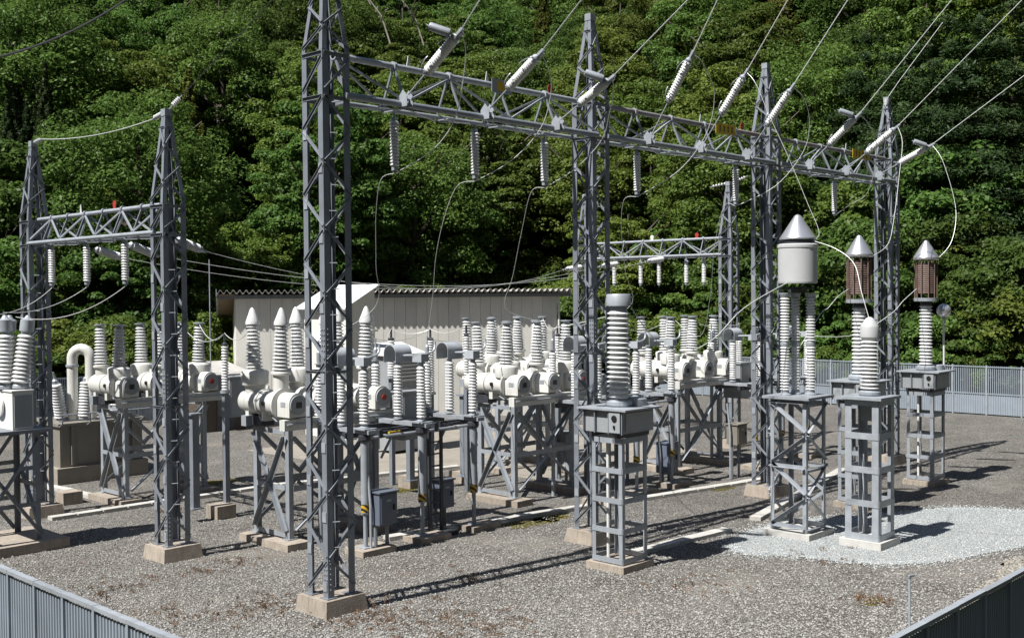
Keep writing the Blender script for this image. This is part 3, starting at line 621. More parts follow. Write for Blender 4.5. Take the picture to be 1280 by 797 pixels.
can_m = MB().lathe([(.015, -.05), (.015, 0), (.065, .01), (.07, .03), (.07, .34), (.065, .36), (.015, .37), (.015, .41)], 14).mesh('arrester_can', 35)
yoke_m = MB()
for x in (-.085, .075):
    P5 = [(-.14, -.15), (.1, -.15), (.1, .1), (-.02, .27), (-.14, .1)]
    yoke_m.add([(x, y, z) for y, z in P5] + [(x + .012, y, z) for y, z in P5], [(0, 1, 2, 3, 4), (9, 8, 7, 6, 5)] + [(i, 5 + i, 5 + (i + 1) % 5, (i + 1) % 5) for i in range(5)])
yoke_m.bar((-.074, -.05, .02), (.074, -.05, .02), .05, .05); yoke_m = yoke_m.mesh('yoke_bracket')
TEN = [(507, 126, 575, 40, 600, 0, 1), (609, 142, 676, 66, 727, 0, 0), (697, 152, 765, 97, 860, 0, 1), (811, 170, 865, 68, 897, 0, 0), (876, 180, 933, 90, 985, 0, 0), (934, 188, 991, 108, 1060, 0, 0),
       (1012, 202, 1074, 143, 1190, 0, 1), (1058, 209, 1122, 158, 1278, 0, 0), (1099, 216, 1165, 181, 1280, 95, 1)]
clamps = []
BAY = ['over the cone-capped breaker', 'over the drum-headed transformer', 'over the rusty line traps']
for k_, (a, b, c, d, e, f, can) in enumerate(TEN):
    bay_ = BAY[k_ // 3]
    y = on_y(a, b, 14.28); y.z = 8.56; q = on_x(c, d, y.x); e3 = on_x(e, f, y.x)
    o = obj('yoke_bracket', yoke_m, 'steel_light', None, (y.x, 14.29, 8.5)); o.scale = (.8, .9, .68); tag(o, 'house-shaped steel bracket on the long beam, in the bay ' + bay_, 'bracket', 'brackets on the long gantry, bay %d' % (k_ // 3 + 1))
    tension('tension_insulator', ('white strain insulator with a grey can at its clamp, ' if can else 'white strain insulator without a can, ') + bay_, (y.x, 14.2, 8.6), q, 'strain insulators %s, bay %d' % ('with can' if can else 'without can', k_ // 3 + 1))
    far = q + (e3 - q) * 2.2
    wire('line_wire', 'bare line wire climbing from the long beam, ' + bay_, sagw(q, far, -.0, 4), 0.014, 'wire', 'line wires, bay %d' % (k_ // 3 + 1))
    clamps.append(q)
    if can:
        o = obj('arrester_can', can_m, 'steel_light', None, q + Vector((-.1, .12, -.02))); o.rotation_euler = (math.radians(-8), math.radians(-70), math.radians(-40)); tag(o, 'grey cylinder arrester behind a strain insulator clamp, ' + bay_, 'arrester', 'grey arresters on the clamps, bay %d' % (k_ // 3 + 1))
# jumper loops from the clamps
def jumper(pts, label='bare jumper wire looping from a strain insulator clamp', r=.0105, group='jumper loops', mat='wire'):
    P = [Vector(p) for p in pts]; out = []
    m = len(P)
    for i in range(m - 1):
        p0, p1, p2, p3 = P[max(i - 1, 0)], P[i], P[i + 1], P[min(i + 2, m - 1)]
        for j in range(6):
            t = j / 6; out.append(0.5 * ((2 * p1) + (p2 - p0) * t + (2 * p0 - 5 * p1 + 4 * p2 - p3) * t * t + (3 * p1 - p0 - 3 * p2 + p3) * t ** 3))
    out.append(P[-1]); return wire('jumper_wire', label, out, r, mat, group)
def pathpx(a, b, mids):
    """3-D path from a to b through pixel way-points, distance interpolated"""
    a, b = Vector(a), Vector(b); da, db = a.dot(f_), b.dot(f_); n = len(mids) + 1
    return [a] + [at_d(px, py, da + (db - da) * (i + 1) / n) for i, (px, py) in enumerate(mids)] + [b]
J = [[(582, 60), (579, 100), (568, 150), (540, 188)], [(685, 85), (689, 115), (676, 160), (640, 200)], [(767, 112), (762, 140), (752, 175), (720, 210)], [(878, 78), (893, 115), (884, 165), (850, 212)], None,
     [(1006, 125), (1012, 155), (1004, 190), (970, 232)], [(1088, 158), (1096, 190), (1085, 240), (1062, 256)], None, None]
for i, mids in enumerate(J):
    if mids: jumper(pathpx(clamps[i], hang_pts[i], mids), 'bare jumper wire looping from a line clamp, ' + BAY[i // 3], group='jumper loops, bay %d' % (i // 3 + 1))

# ------------------------------------------------------------------ gas circuit breakers
tank_m = MB().lathe([(.05, 1.36), (.16, 1.34), (.24, 1.28), (.27, 1.18), (.27, -.08), (.05, -.08)], 24, (0, 0, 0), (0, 1, 0)).lathe([(.275, .52), (.30, .53), (.30, .56), (.275, .57)], 24, (0, 0, 0), (0, 1, 0)).mesh('shell', 40)
flange_m = MB().lathe([(.28, -.14), (.345, -.14), (.345, -.09), (.28, -.09)], 24, (0, 0, 0), (0, 1, 0)).mesh('flange', 40)
def arch_box(w, h, y0, y1, n=10):
    pts = [(-w / 2, -h / 2), (w / 2, -h / 2)] + [(w / 2 * math.cos(t), h * .12 + h * .45 * math.sin(t)) for t in [math.pi * i / n for i in range(n + 1)]]
    k = len(pts); return MB().add([(x, y0, z) for x, z in pts] + [(x, y1, z) for x, z in pts], [tuple(range(k)), tuple(range(k, 2 * k))[::-1]] + [(i, (i + 1) % k, k + (i + 1) % k, k + i)[::-1] for i in range(k)])
house_m = arch_box(.42, .46, -.58, -.145).mesh('mechanism_housing', 35)
plate_m = MB().lathe([(.02, 0), (.20, 0), (.20, .035), (.02, .035)], 24, (0, -.62, .02), (0, 1, 0)).mesh('end_plate', 40)
sq_m = MB().box((0, -.63, .02), (.12, .02, .12)).mesh('window')
dot_m = MB().lathe([(.005, 0), (.065, 0), (.065, .02), (.005, .02)], 16, (0, -.645, .02), (0, 1, 0)).mesh('red_disc', 40)
saddle_m = MB().add([(-.2, .3, -.36), (.2, .3, -.36), (.2, .42, -.36), (-.2, .42, -.36), (-.2, .3, -.12), (.2, .3, -.12), (.2, .42, -.12), (-.2, .42, -.12)], [(0, 3, 2, 1), (4, 5, 6, 7), (0, 1, 5, 4), (1, 2, 6, 5), (2, 3, 7, 6), (3, 0, 4, 7)]).mesh('saddle')
bush_p = porcelain(.94, .19, .14, .13, .095, 12, 20, True).mesh('porcelain', 35)
cap_m = MB().lathe([(.07, .94), (.09, .97), (.09, 1.0), (.15, 1.01), (.15, 1.035), (.03, 1.04)], 16).mesh('cap', 40)
cone_m = MB().lathe([(.09, .93), (.155, .95), (.155, 1.0), (.10, 1.14), (.055, 1.26), (.02, 1.31)], 16).mesh('cone_cap', 50)
tur_s = MB().lathe([(.16, -.55), (.16, -.10), (.21, -.07), (.21, -.03), (.14, 0)], 20).mesh('turret', 40)
tur_b = MB().lathe([(.20, -.55), (.22, -.36), (.28, -.33), (.30, -.08), (.28, -.05), (.20, -.02), (.14, 0)], 20).mesh('turret', 40)
def lbar(p, q, wd, nrm, t=.009):
    p, q = Vector(p), Vector(q); d = (q - p).normalized(); n = Vector(nrm); s = d.cross(n).normalized(); return MB().ang(p, q, wd, t, s, n)
strip_m = MB().span(-.36, .2, -.68, 1.1, -.02, .15).mesh('footing')
def breaker(label, x0, y0, cones=False, group='three-tank circuit breakers'):
    t = thing('circuit_breaker', label, 'breaker', (x0, y0, 0), group)
    XS = (0.0, 2.2)
    for x in XS:
        obj('footing', strip_m, 'concrete', t, (x, 0, 0))
        for y, sy in ((-.25, 1), (.92, -1)):
            obj('leg', MB().bar((x, y, .15), (x, y, 2.42), .13, .11, (1, 0, 0)).box((x, y, .16), (.24, .22, .02)), 'steel_mid', t)
        for z, h in ((2.38, .1), (1.22, .1), (.24, .1)): obj('rail', MB().bar((x - .069, -.19, z), (x - .069, .86, z), .012, h), 'steel_mid', t)
        s = -1 if x == 0 else 1
        obj('brace', lbar((x + s * .076, -.22, .32), (x + s * .076, .9, 2.3), .09, (s, 0, 0)), 'steel_mid', t)
        obj('brace', lbar((x + s * .088, .9, .32), (x + s * .088, -.22, 2.3), .09, (s, 0, 0)), 'steel_mid', t)
    for y, s in ((-.25, -1), (.92, 1)):
        obj('cross_rail', MB().bar((.07, y + s * .061, 1.2), (2.13, y + s * .061, 1.2), .012, .12), 'steel_mid', t)
        for (a, b) in ((0.06, 1.1), (2.14, 1.1)):
            obj('brace', lbar((a, y + s * .07, 2.3), (b, y + s * .07, 1.3), .08, (0, s, 0)), 'steel_mid', t)
            obj('brace', lbar((a, y + s * .07, .35), (b, y + s * .07, 1.12), .08, (0, s, 0)), 'steel_mid', t)
    for y in (-.45, .96): obj('support_channel', MB().span(-.3, 2.62, y - .09, y + .09, 2.44, 2.66), 'cream' if y < 0 else 'steel_mid', t)
    zc = 2.94
    for k in range(3):
        x = k * 1.12; tk = part('tank', t, (x, 0, zc))
        obj('shell', tank_m, 'cream', tk); obj('flange', flange_m, 'cream', tk); obj('mechanism_housing', house_m, 'cream', tk); obj('end_plate', plate_m, 'greybox', tk)
        obj('saddle', saddle_m, 'cream', tk); obj('saddle', saddle_m, 'cream', tk, (0, .62, 0))
        obj('name_plate', MB().box((-.213, -.36, .03), (.006, .16, .1)), 'steel_light', tk); obj('gauge', MB().lathe([(.005, 0), (.05, 0), (.05, .05), (.005, .05)], 12, (-.3, .25, .02), (1, 0, 0)), 'black', tk)
        obj('gas_pipe', MB().tube([(-.12, .2, -.25), (-.16, -.05, -.34), (-.16, -.5, -.34)], .014, 6), 'steel_light', tk); obj('dark_underside_box', MB().span(-.16, .16, .5, .86, -.48, -.272), 'darksteel', tk); obj('lifting_lug', MB().box((0, .5, .31), (.03, .1, .09)), 'cream', tk)  # dark box added below each tank so that its underside reads black
        if k == 2: obj('red_disc', dot_m, 'red', tk)
        else: obj('window', sq_m, 'black', tk)
        for j, y in enumerate((0, .98)):
            b = part('bushing', t, (x, y, 3.64 if cones else 3.46)); tilt = 0.05 if j else -0.03; b.rotation_euler = (-tilt, 0, 0)
            obj('turret', tur_b if (j if cones else 1 - (k + j) % 2) else tur_s, 'cream', b); obj('porcelain', bush_p, 'white', b); obj('cap', cone_m if cones else cap_m, 'white' if cones else 'steel_light', b)
    obj('gas_manifold', MB().tube([(-.25, -.57, 2.57), (2.6, -.57, 2.57)], .018, 6), 'steel_light', t)
    c = part('control_cabinet', t, (2.78, -.62, 1.95))
    obj('case', MB().span(0, .62, 0, .6, 0, 1.05).span(-.03, .65, -.03, .63, 1.052, 1.09), 'greybox', c); obj('door', MB().span(.03, .59, -.016, -.002, .04, 1.0), 'greybox', c); obj('handle', MB().span(.5, .53, -.045, -.017, .45, .6), 'black', c)
    return t
breaker('white three-tank breaker with pointed cone caps on its bushings', 13.2, 19.25, True)
breaker('white three-tank breaker with flat-capped bushings beside the grey transformer', 13.2, 26.3)
breaker('white three-tank breaker between the second gantry tower and the hooded disconnector', 19.65, 18.95)
breaker('white three-tank breaker between the second and third towers of the long gantry', 26.25, 18.7)
breaker('white three-tank breaker standing close in front of the long cream building', 22.95, 22.75)

# ------------------------------------------------------------------ hooded disconnectors
ds_p = porcelain(1.08, .105, .10, .074, .07, 16, 16).mesh('porcelain', 35)
col_m = MB().lathe([(.045, .12), (.045, .80), (.085, .82), (.085, 2.42)], 14).box((0, 0, .13), (.26, .26, .02)).mesh('column', 40)
band_m = MB().lathe([(.088, .84), (.088, 1.0)], 14).mesh('hazard_band', 40)
dfoot_m = MB().span(-.3, .55, -.3, .3, -.02, .12).mesh('footing')
def hood_mesh():
    pts = [(.24 * math.cos(a), .1 + .2 * math.sin(a)) for a in [math.pi * i / 12 for i in range(13)]]; pts = [(.24, -.12)] + pts + [(-.24, -.12)]
    k = len(pts); inn = [(x * .95, z * .95 if z > 0 else z) for x, z in pts]
    v = [(-.27, y, z) for y, z in pts] + [(.27, y, z) for y, z in pts] + [(-.27, y, z) for y, z in inn] + [(.27, y, z) for y, z in inn]
    f = []
    for i in range(k - 1):
        f += [(i, i + 1, k + i + 1, k + i), (2 * k + i, 3 * k + i, 3 * k + i + 1, 2 * k + i + 1), (i, 2 * k + i, 2 * k + i + 1, i + 1), (k + i, k + i + 1, 3 * k + i + 1, 3 * k + i)]
    return MB().add(v, f).mesh('hood', 40)
hood_m = hood_mesh()
def disconnector(label, xs, y0):
    t = thing('disconnector', label, 'disconnector', (xs[0], y0, 0), 'hooded disconnectors')
    for k, X in enumerate(xs):
        x = X - xs[0]
        obj('footing', dfoot_m, 'concrete', t, (x, 0, 0)); obj('column', col_m, 'steel_mid', t, (x, 0, 0)); obj('hazard_band', band_m, 'hazard', t, (x, 0, 0))
        obj('rear_column', MB().lathe([(.05, 0), (.05, 2.42)], 10).mesh('rear_column', 40), 'steel_mid', t, (x, 1.5, 0))
        obj('base_channel', MB().span(x - .1, x + .1, -.25, 1.75, 2.42, 2.50).span(x - .16, x + .16, -.2, .2, 2.502, 2.53).span(x - .16, x + .16, 1.3, 1.7, 2.502, 2.53), 'steel_light', t)
        obj('bearing', MB().lathe([(.11, 2.26), (.13, 2.3), (.13, 2.38), (.07, 2.41)], 12, (x, 0, 0)), 'darksteel', t)
        for y in (0, .75, 1.5):
            ins = part('post_insulator', t, (x, y, 2.53)); obj('foot_fitting', MB().lathe([(.11, 0), (.11, .02), (.07, .04), (.07, .07)], 12).mesh('foot_fitting', 40), 'steel_light', ins)
            obj('porcelain', ds_p, 'white', ins, (0, 0, .07)); obj('top_fitting', MB().lathe([(.06, 1.15), (.06, 1.21), (.09, 1.22), (.09, 1.24)], 12).mesh('top_fitting', 40), 'steel_light', ins)
        h = obj('hood', hood_m, 'blueplate', t, (x, .75, 3.86)); h.scale = (.85, .82, .9)
        obj('contact_box', MB().span(x - .1, x + .1, -.12, .16, 3.78, 3.95), 'blueplate', t)
        obj('blade', MB().tube(bez((x, .1, 3.9), (x, .3, 3.92), (x, .45, 3.9), (x + .02, .75, 3.88), 8), .028, 8), 'steel_light', t)
        obj('terminal_arm', MB().tube(bez((x, .0, 3.94), (x + .3, -.05, 3.95), (x + .42, 0, 3.98), (x + .42, .02, 4.2), 8), .025, 8), 'steel_light', t)
        obj('terminal', MB().lathe([(.05, 3.78), (.05, 4.0), (.02, 4.05), (.02, 4.25)], 10, (x, 1.5, 0)), 'steel_light', t)
    L = xs[-1] - xs[0]
    obj('drive_pipe', MB().tube([(-.1, .1, 2.3), (L + .1, .1, 2.3)], .03, 8), 'steel_light', t)
    obj('drive_pipe', MB().tube([(-.1, .35, 2.36), (L + .1, .35, 2.36)], .022, 8), 'darksteel', t)
    for y in (.42, 1.2): obj('base_beam', MB().span(-.2, L + .2, y - .05, y + .05, 2.3, 2.415), 'darksteel', t)
    for k in range(2):
        xm = (xs[k] + xs[k + 1]) / 2 - xs[0]; obj('knee_brace', MB().bar((xm + .35, .42, 2.3), (xm, .42, 1.8), .04), 'steel_mid', t)
        obj('crank_arm', MB().box((xm - .3, .1, 2.36), (.08, .14, .16)), 'darksteel', t); obj('crank_arm', MB().box((xm + .2, .22, 2.34), (.3, .05, .04)), 'yellow' if k == 0 else 'darksteel', t)
    return t
disconnector('hooded disconnector on three round columns beside the first gantry tower', (13.87, 15.4, 16.92), 17.35)
disconnector('hooded disconnector behind the big ribbed voltage transformer', (21.1, 22.65, 24.2), 17.2)
disconnector('hooded disconnector beyond the third gantry tower', (28.25, 29.8, 31.35), 17.1)
def control_box(label, loc, w=.55, d=.4, h=.75, z=.85, mat='navybox', posts=True):
    t = thing('control_box', label, 'control box', loc)
    obj('case', MB().span(-w / 2, w / 2, -d / 2, d / 2, z, z + h).span(-w / 2 - .03, w / 2 + .03, -d / 2 - .04, d / 2 + .03, z + h + .002, z + h + .03), mat, t)
    obj('door', MB().span(-w / 2 + .03, w / 2 - .03, -d / 2 - .018, -d / 2 - .003, z + .03, z + h - .03), mat, t)
    obj('handle', MB().span(w / 2 - .12, w / 2 - .09, -d / 2 - .05, -d / 2 - .019, z + h * .45, z + h * .62), 'black', t)
    obj('label_plate', MB().span(-.06, .06, -d / 2 - .024, -d / 2 - .02, z + h * .72, z + h * .8), 'steel_light', t)
    for x in (-w / 2 + .08, w / 2 - .08): obj('post', MB().tube([(x, 0.05, -.02), (x, .05, z)], .04, 8), 'steel', t)
    obj('conduit', MB().tube([(-w / 2 - .08, 0, -.02), (-w / 2 - .08, 0, z + h * .6), (-w / 2 - .08, .1, z + h + .6)], .028, 8), 'steel_light', t)
    return t
p = on_z(482, 690); control_box('slate blue control box below the hooded disconnector near the first tower', (p.x + .02, p.y + .1, 0), .46, .36, .64, .58)
p = on_z(562, 663); control_box('slate blue control box beside the black cable ladder', (p.x, p.y + .25, 0), .42, .36, .6, .5)
p = on_z(925, 597); control_box('small beige-grey control box beside the third gantry tower', (p.x, p.y + .1, 0), .5, .35, .55, .95, 'transformer')
p = on_z(834, 606); control_box('dark control box tucked behind the ladder-frame stand', (p.x, p.y, 0), .45, .4, .8, .35)
p = on_z(690, 612); control_box('grey control box behind the second gantry tower', (p.x + .5, p.y, 0), .45, .4, .8, .7, 'greybox')
t = thing('cable_ladder', 'dark cable ladder standing between the disconnector columns', 'ladder', on_z(545, 668))
for s in (-1, 1): obj('rail', MB().bar((s * .17, 0, 0), (s * .17, 0, 2.45), .07, .05), 'darksteel', t)
rm = MB().bar((-.13, 0, 0), (.13, 0, 0), .03, .03).mesh('rung')
for i in range(9): obj('rung', rm, 'darksteel', t, (0, 0, .2 + i * .26))
obj('base', MB().box((0, 0, .04), (.8, .6, .1)), 'darksteel', t)

# ------------------------------------------------------------------ ladder-frame stands with voltage transformers, line traps
def ladder_stand(t, w, d, z1, foot='concrete', leg=.085, rungs=5, flat=.1, z0=.13, mat='steel_mid', fh=.13):
    obj('footing', MB().span(-w / 2 - .03, w / 2 + .03, -d / 2 - .03, d / 2 + .03, -.02, fh), foot, t)
    a, b = w / 2 - .06, d / 2 - .06
    for sx in (-1, 1):
        for sy in (-1, 1): obj('leg', MB().ang((sx * a, sy * b, fh), (sx * a, sy * b, z1), leg, .01, (-sx, 0, 0), (0, -sy, 0)), mat, t)
    for i in range(rungs):
        z = fh + .07 + (z1 - fh - .12) * i / (rungs - 1)
        for s in (-1, 1):
            obj('rung', MB().bar((s * (a + .006), -b + .005, z), (s * (a + .006), b - .005, z), .011, flat), mat, t)
            obj('rung', MB().bar((-a + .005, s * (b + .006), z), (a - .005, s * (b + .006), z), .011, flat), mat, t)
def base_box(t, w, d, z0, h=.42):
    """grey tank box with bays and a dial on the lit side"""
    obj('tank_box', MB().span(-w / 2, w / 2, -d / 2, d / 2, z0, z0 + h), 'greybox', t)
    obj('top_plate', MB().span(-w / 2 - .1, w / 2 + .12, -d / 2 - .12, d / 2 + .12, z0 + h + .002, z0 + h + .035), 'steel_light', t)
    for y in (-d / 2, -d / 2 + d * .34, d / 2 - d * .3, d / 2): obj('rib', MB().box((-w / 2 - .03, y, z0 + h / 2), (.06, .02, h + .02)), 'steel', t)
    obj('gauge_door', MB().span(-w / 2 - .075, -w / 2 - .003, -d / 2 + .03, -d / 2 + d * .31, z0 + .02, z0 + h - .02), 'greybox', t)
    obj('dial', MB().lathe([(.01, 0), (.06, 0), (.06, .015), (.01, .015)], 14, (-w / 2 - .092, -d / 2 + d * .17, z0 + h * .68), (1, 0, 0)), 'black', t)
    obj('valve', MB().box((-w / 2 - .085, -d / 2 + d * .17, z0 + h * .3), (.02, .04, .06)), 'black', t)
    obj('front_door', MB().span(-w / 2 + .05, w / 2 - .05, -d / 2 - .02, -d / 2 - .003, z0 + .04, z0 + h - .04), 'greybox', t)
    for s in (-1, 1): obj('bearer', MB().span(-w / 2, w / 2, s * d * .36 - .03, s * d * .36 + .03, z0 - .09, z0 - .002), 'darksteel', t)
big_p = porcelain(1.66, .235, .225, .175, .165, 18, 24, True).mesh('porcelain', 35)
def cvt(label, x, y, head):
    t = thing('voltage_transformer', label, 'transformer', (x, y, 0)); ladder_stand(t, .88, .84, 2.50)
    base_box(t, .92, .92, 2.60)
    z = 3.06
    obj('base_ring', MB().lathe([(.24, z), (.26, z + .03), (.26, z + .09), (.2, z + .13)], 20), 'steel_light', t)
    obj('conduit', MB().tube([(-.2, .12, .13), (-.2, .12, 2.5)], .03, 8), 'whitepanel', t)
    obj('oil_drum', MB().lathe([(.22, z), (.22, z + .12), (.2, z + .14)], 18, (.38, -.1, 0)).mesh('oil_drum', 40), 'steel_light', t)
    if head == 'can':
        o = obj('porcelain', big_p, 'white', t, (0, 0, z + .14)); zt = z + .14 + 1.66
        obj('neck', MB().lathe([(.17, zt), (.15, zt + .1)], 16).mesh('neck', 40), 'steel_light', t)
        obj('head', MB().lathe([(.14, zt + .08), (.235, zt + .1), (.235, zt + .30), (.22, zt + .32), (.02, zt + .325)], 20).mesh('head', 40), 'steel_light', t)
        return t, zt + .3
    o = obj('porcelain', big_p, 'white', t, (0, 0, z + .13)); o.scale = (.78, .78, .98); zt = z + .13 + 1.66 * .98
    obj('neck', MB().lathe([(.15, zt), (.15, zt + .08), (.2, zt + .1)], 16), 'darksteel', t)
    lt = part('line_trap', t, (0, 0, zt + .1))
    obj('bottom_ring', MB().lathe([(.1, 0), (.31, 0), (.31, .09), (.1, .09)], 20).mesh('bottom_ring', 40), 'steel_light', lt)
    obj('coil', MB().lathe([(.22, .2)] + [(.24 + .012 * (i % 2), .2 + .82 * i / 30) for i in range(31)] + [(.2, 1.03)], 20).mesh('coil'), 'rustmesh', lt)
    for k in range(10):
        a = 2 * math.pi * k / 10; obj('rod', MB().bar((.285 * math.cos(a), .285 * math.sin(a), .09), (.285 * math.cos(a), .285 * math.sin(a), 1.12), .022), 'rustmesh', lt)
    obj('cone_roof', MB().lathe([(.30, 1.10), (.33, 1.12), (.33, 1.17), (.17, 1.44), (.05, 1.62), (.0, 1.64)], 24).mesh('cone_roof', 30), 'alu', lt)
    return t, zt + 1.2
tA, zA = cvt('voltage transformer with one fat ribbed column and a metal drum head', 16.45, 12.9, 'can')
tD2, zD = cvt('rusty cone-roofed line trap on a ribbed column, in the gravel patch row', 25.0, 12.25, 'trap'); tD2['label'] = 'rusty cone-roofed line trap behind the dome-capped insulator'
tD3, _ = cvt('rusty cone-roofed line trap next to the silver globe', 29.1, 12.35, 'trap')
# drum line trap on three posts
t = thing('line_trap', 'large white drum line trap with cone roof on three ribbed posts', 'line trap', (21.2, 11.78, 0))
obj('footing', MB().span(-.52, .52, -.54, .54, -.02, .13), 'concrete_new', t)
a = .42
for sx in (-1, 1):
    for sy in (-1, 1): obj('leg', MB().ang((sx * a, sy * a, .13), (sx * a, sy * a, 2.93), .085, .01, (-sx, 0, 0), (0, -sy, 0)), 'steel_light', t)
for nr, ax in (((-1, 0, 0), 0), ((1, 0, 0), 0), ((0, -1, 0), 1), ((0, 1, 0), 1)):
    n_ = Vector(nr)
    def P(s, z): return Vector((nr[0] * (a + .003), s * (a - .02), z)) if ax == 0 else Vector((s * (a - .02), nr[1] * (a + .003), z))
    for z in (.22, 1.48, 2.85): obj('rail', lbar(P(-1, z), P(1, z), .075, nr), 'steel_light', t)
    for i in range(4):
        z0 = .3 + i * .65; s = 1 if i % 2 else -1; obj('brace', lbar(P(-s, z0), P(s, z0 + .58), .07, nr), 'steel_light', t)
obj('platform', MB().span(-.55, .55, -.55, .55, 2.935, 2.99), 'steel_light', t)
post_p = porcelain(1.0, .11, .11, .075, .075, 15, 16, True).mesh('porcelain', 35)
for k, (px_, py_) in enumerate(((-.19, .2), (.14, .14), (.2, -.19))):
    ins = part('post_insulator', t, (px_, py_, 2.99)); obj('foot_fitting', MB().lathe([(.13, 0), (.13, .03), (.09, .05), (.09, .1)], 14), 'steel_light', ins)
    obj('porcelain', post_p, 'white', ins, (0, 0, .1)); obj('middle_fitting', MB().lathe([(.085, 1.1), (.1, 1.12), (.1, 1.18), (.085, 1.2)], 14), 'steel_light', ins); obj('porcelain', post_p, 'white', ins, (0, 0, 1.2)); obj('top_fitting', MB().lathe([(.09, 2.2), (.12, 2.28), (.12, 2.3)], 14), 'steel_light', ins)
    ins.scale = (1, 1, .95)
zt = 2.99 + 2.3 * .95
obj('spider', MB().span(-.36, .36, -.04, .04, zt + .01, zt + .07).span(-.04, .04, -.36, .36, zt + .075, zt + .12).tube([(.1, 0, zt), (.1, 0, zt + .3)], .03, 8), 'darksteel', t)
zd = zt + .2
obj('drum', MB().lathe([(.1, zd), (.405, zd)] + [(.41 + .0035 * (i % 2), zd + .02 + .72 * i / 36) for i in range(37)] + [(.425, zd + .76), (.425, zd + .82), (.39, zd + .84), (.1, zd + .84)], 28).mesh('drum', 20), 'drumwhite', t)
obj('collar', MB().lathe([(.34, zd + .845), (.34, zd + .94)], 20), 'darksteel', t)
obj('cone_roof', MB().lathe([(.37, zd + .935), (.385, zd + .945), (.385, zd + .96), (.07, zd + 1.44), (.0, zd + 1.475)], 28).mesh('cone_roof', 30), 'alu', t)
obj('terminal', MB().box((.46, -.1, zd + .9), (.12, .12, .1)), 'steel_light', t); ZD1 = zd
# dome-capped post
t = thing('surge_arrester', 'single ribbed insulator with white dome cap on an open steel frame', 'arrester', (21.32, 10.22, 0))
ladder_stand(t, .84, .84, 3.0, 'concrete_new', .14, 5, .13, mat='steel_light', fh=.15)
obj('platform', MB().span(-.46, .46, -.46, .46, 3.005, 3.06), 'steel_light', t); obj('meter_box', MB().span(-.1, .2, -.1, .15, 2.55, 2.9), 'greybox', t)
obj('base_ring', MB().lathe([(.2, 3.06), (.22, 3.09), (.22, 3.14), (.16, 3.18)], 20), 'steel_light', t)
o = obj('porcelain', porcelain(1.02, .20, .19, .14, .135, 13, 24, True).mesh('porcelain', 35), 'white', t, (0, 0, 3.18))
obj('dome_cap', MB().lathe([(.15, 4.2), (.17, 4.24), (.19, 4.26), (.19, 4.46), (.175, 4.5), (.08, 4.64), (.03, 4.67), (.0, 4.675)], 24).mesh('dome_cap', 35), 'drumwhite', t)
t = thing('globe_mast', 'silver globe on a thin white mast standing on the grey box of a line trap', 'globe', (29.67, 12.1, 3.058))
obj('mast', MB().tube([(0, 0, 0), (0, 0, 1.4)], .03, 8), 'whitepanel', t); obj('collar', MB().lathe([(.05, 1.36), (.05, 1.44)], 10), 'steel_light', t)
obj('globe', MB().lathe([(.19 * math.sin(math.pi * i / 14), 1.6 - .19 * math.cos(math.pi * i / 14)) for i in range(15)], 20).mesh('globe', 60), 'alu', t)
# droppers to the line traps
def dropper(i, b, mids, r=.0085): jumper(pathpx(clamps[i], b, mids), 'bare wire dropping from the long gantry to a line trap', r, 'wires to the line traps')
dropper(4, (21.66, 11.68, ZD1 + .92), [(945, 105), (962, 145), (985, 195), (1010, 255), (1024, 290)])
dropper(7, (25.28, 12.1, zD), [(1128, 178), (1124, 220), (1118, 270), (1110, 305)])
dropper(8, (29.4, 12.2, zD), [(1178, 200), (1192, 245), (1195, 275), (1188, 305)])
jumper(pathpx((21.66, 11.68, ZD1 + .92), (21.32, 10.22, 4.6), [(1045, 311), (1068, 330), (1077, 365)]), 'curved wire between the white drum and the dome-capped insulator', .010)
jumper(pathpx((20.8, 11.8, ZD1 + .02), (16.6, 12.9, zA), [(930, 385), (890, 425), (850, 440), (815, 420)]), 'slack wire from the white drum to the drum-headed transformer', .011)
jumper(pathpx((24.75, 12.4, 5.25), (21.3, 11.8, 4.0), [(1048, 370), (1035, 385), (1026, 392)]), 'short wire from a rusty line trap to the ribbed posts', .011)
jumper(pathpx((28.85, 12.5, 5.25), (24.0, 14.0, 4.2), [(1130, 375), (1110, 395), (1060, 420)]), 'slack wire between the rusty line traps and the rear switchgear', .011)

# ------------------------------------------------------------------ box breaker on a slab beside the yard fence
t = thing('circuit_breaker', 'white box breaker with slanted ribbed bushings on a concrete slab', 'breaker', (9.2, 23.0, 0))
obj('slab', MB().span(-2.4, .92, -.55, 1.2, -.02, .2), 'concrete', t)
for x in (-1.1, .45):
    for y in (-.25, .85): obj('leg', MB().ang((x, y, .2), (x, y, 2.42), .1, .01, (1 if x < 0 else -1, 0, 0), (0, 1 if y < 0 else -1, 0)), 'steel', t)
for y, s in ((-.25, -1), (.85, 1)):
    for z in (.95, 1.7): obj('rail', MB().bar((-1.05, y + s * .006, z), (.4, y + s * .006, z), .01, .09), 'steel', t)
    obj('brace', lbar((-1.05, y + s * .014, .3), (.4, y + s * .014, 2.3), .08, (0, s, 0)), 'steel', t); obj('brace', lbar((.4, y + s * .03, .3), (-1.05, y + s * .03, 2.3), .08, (0, s, 0)), 'steel', t)
for x, s in ((-1.1, -1), (.45, 1)):
    obj('brace', lbar((x + s * .008, -.2, .3), (x + s * .008, .8, 1.6), .07, (s, 0, 0)), 'steel', t); obj('rail', MB().bar((x + s * .006, -.2, 1.3), (x + s * .006, .8, 1.3), .01, .09), 'steel', t)
obj('deck', MB().span(-1.2, .62, -.4, 1.0, 2.425, 2.5), 'steel', t)
obj('case', MB().span(-.11, .31, -.3, .8, 2.505, 3.28).span(-.13, .33, -.32, .84, 3.282, 3.31), 'whitepanel', t)
obj('front_panel', MB().span(-.08, .28, -.325, -.303, 2.56, 3.2), 'greybox', t)
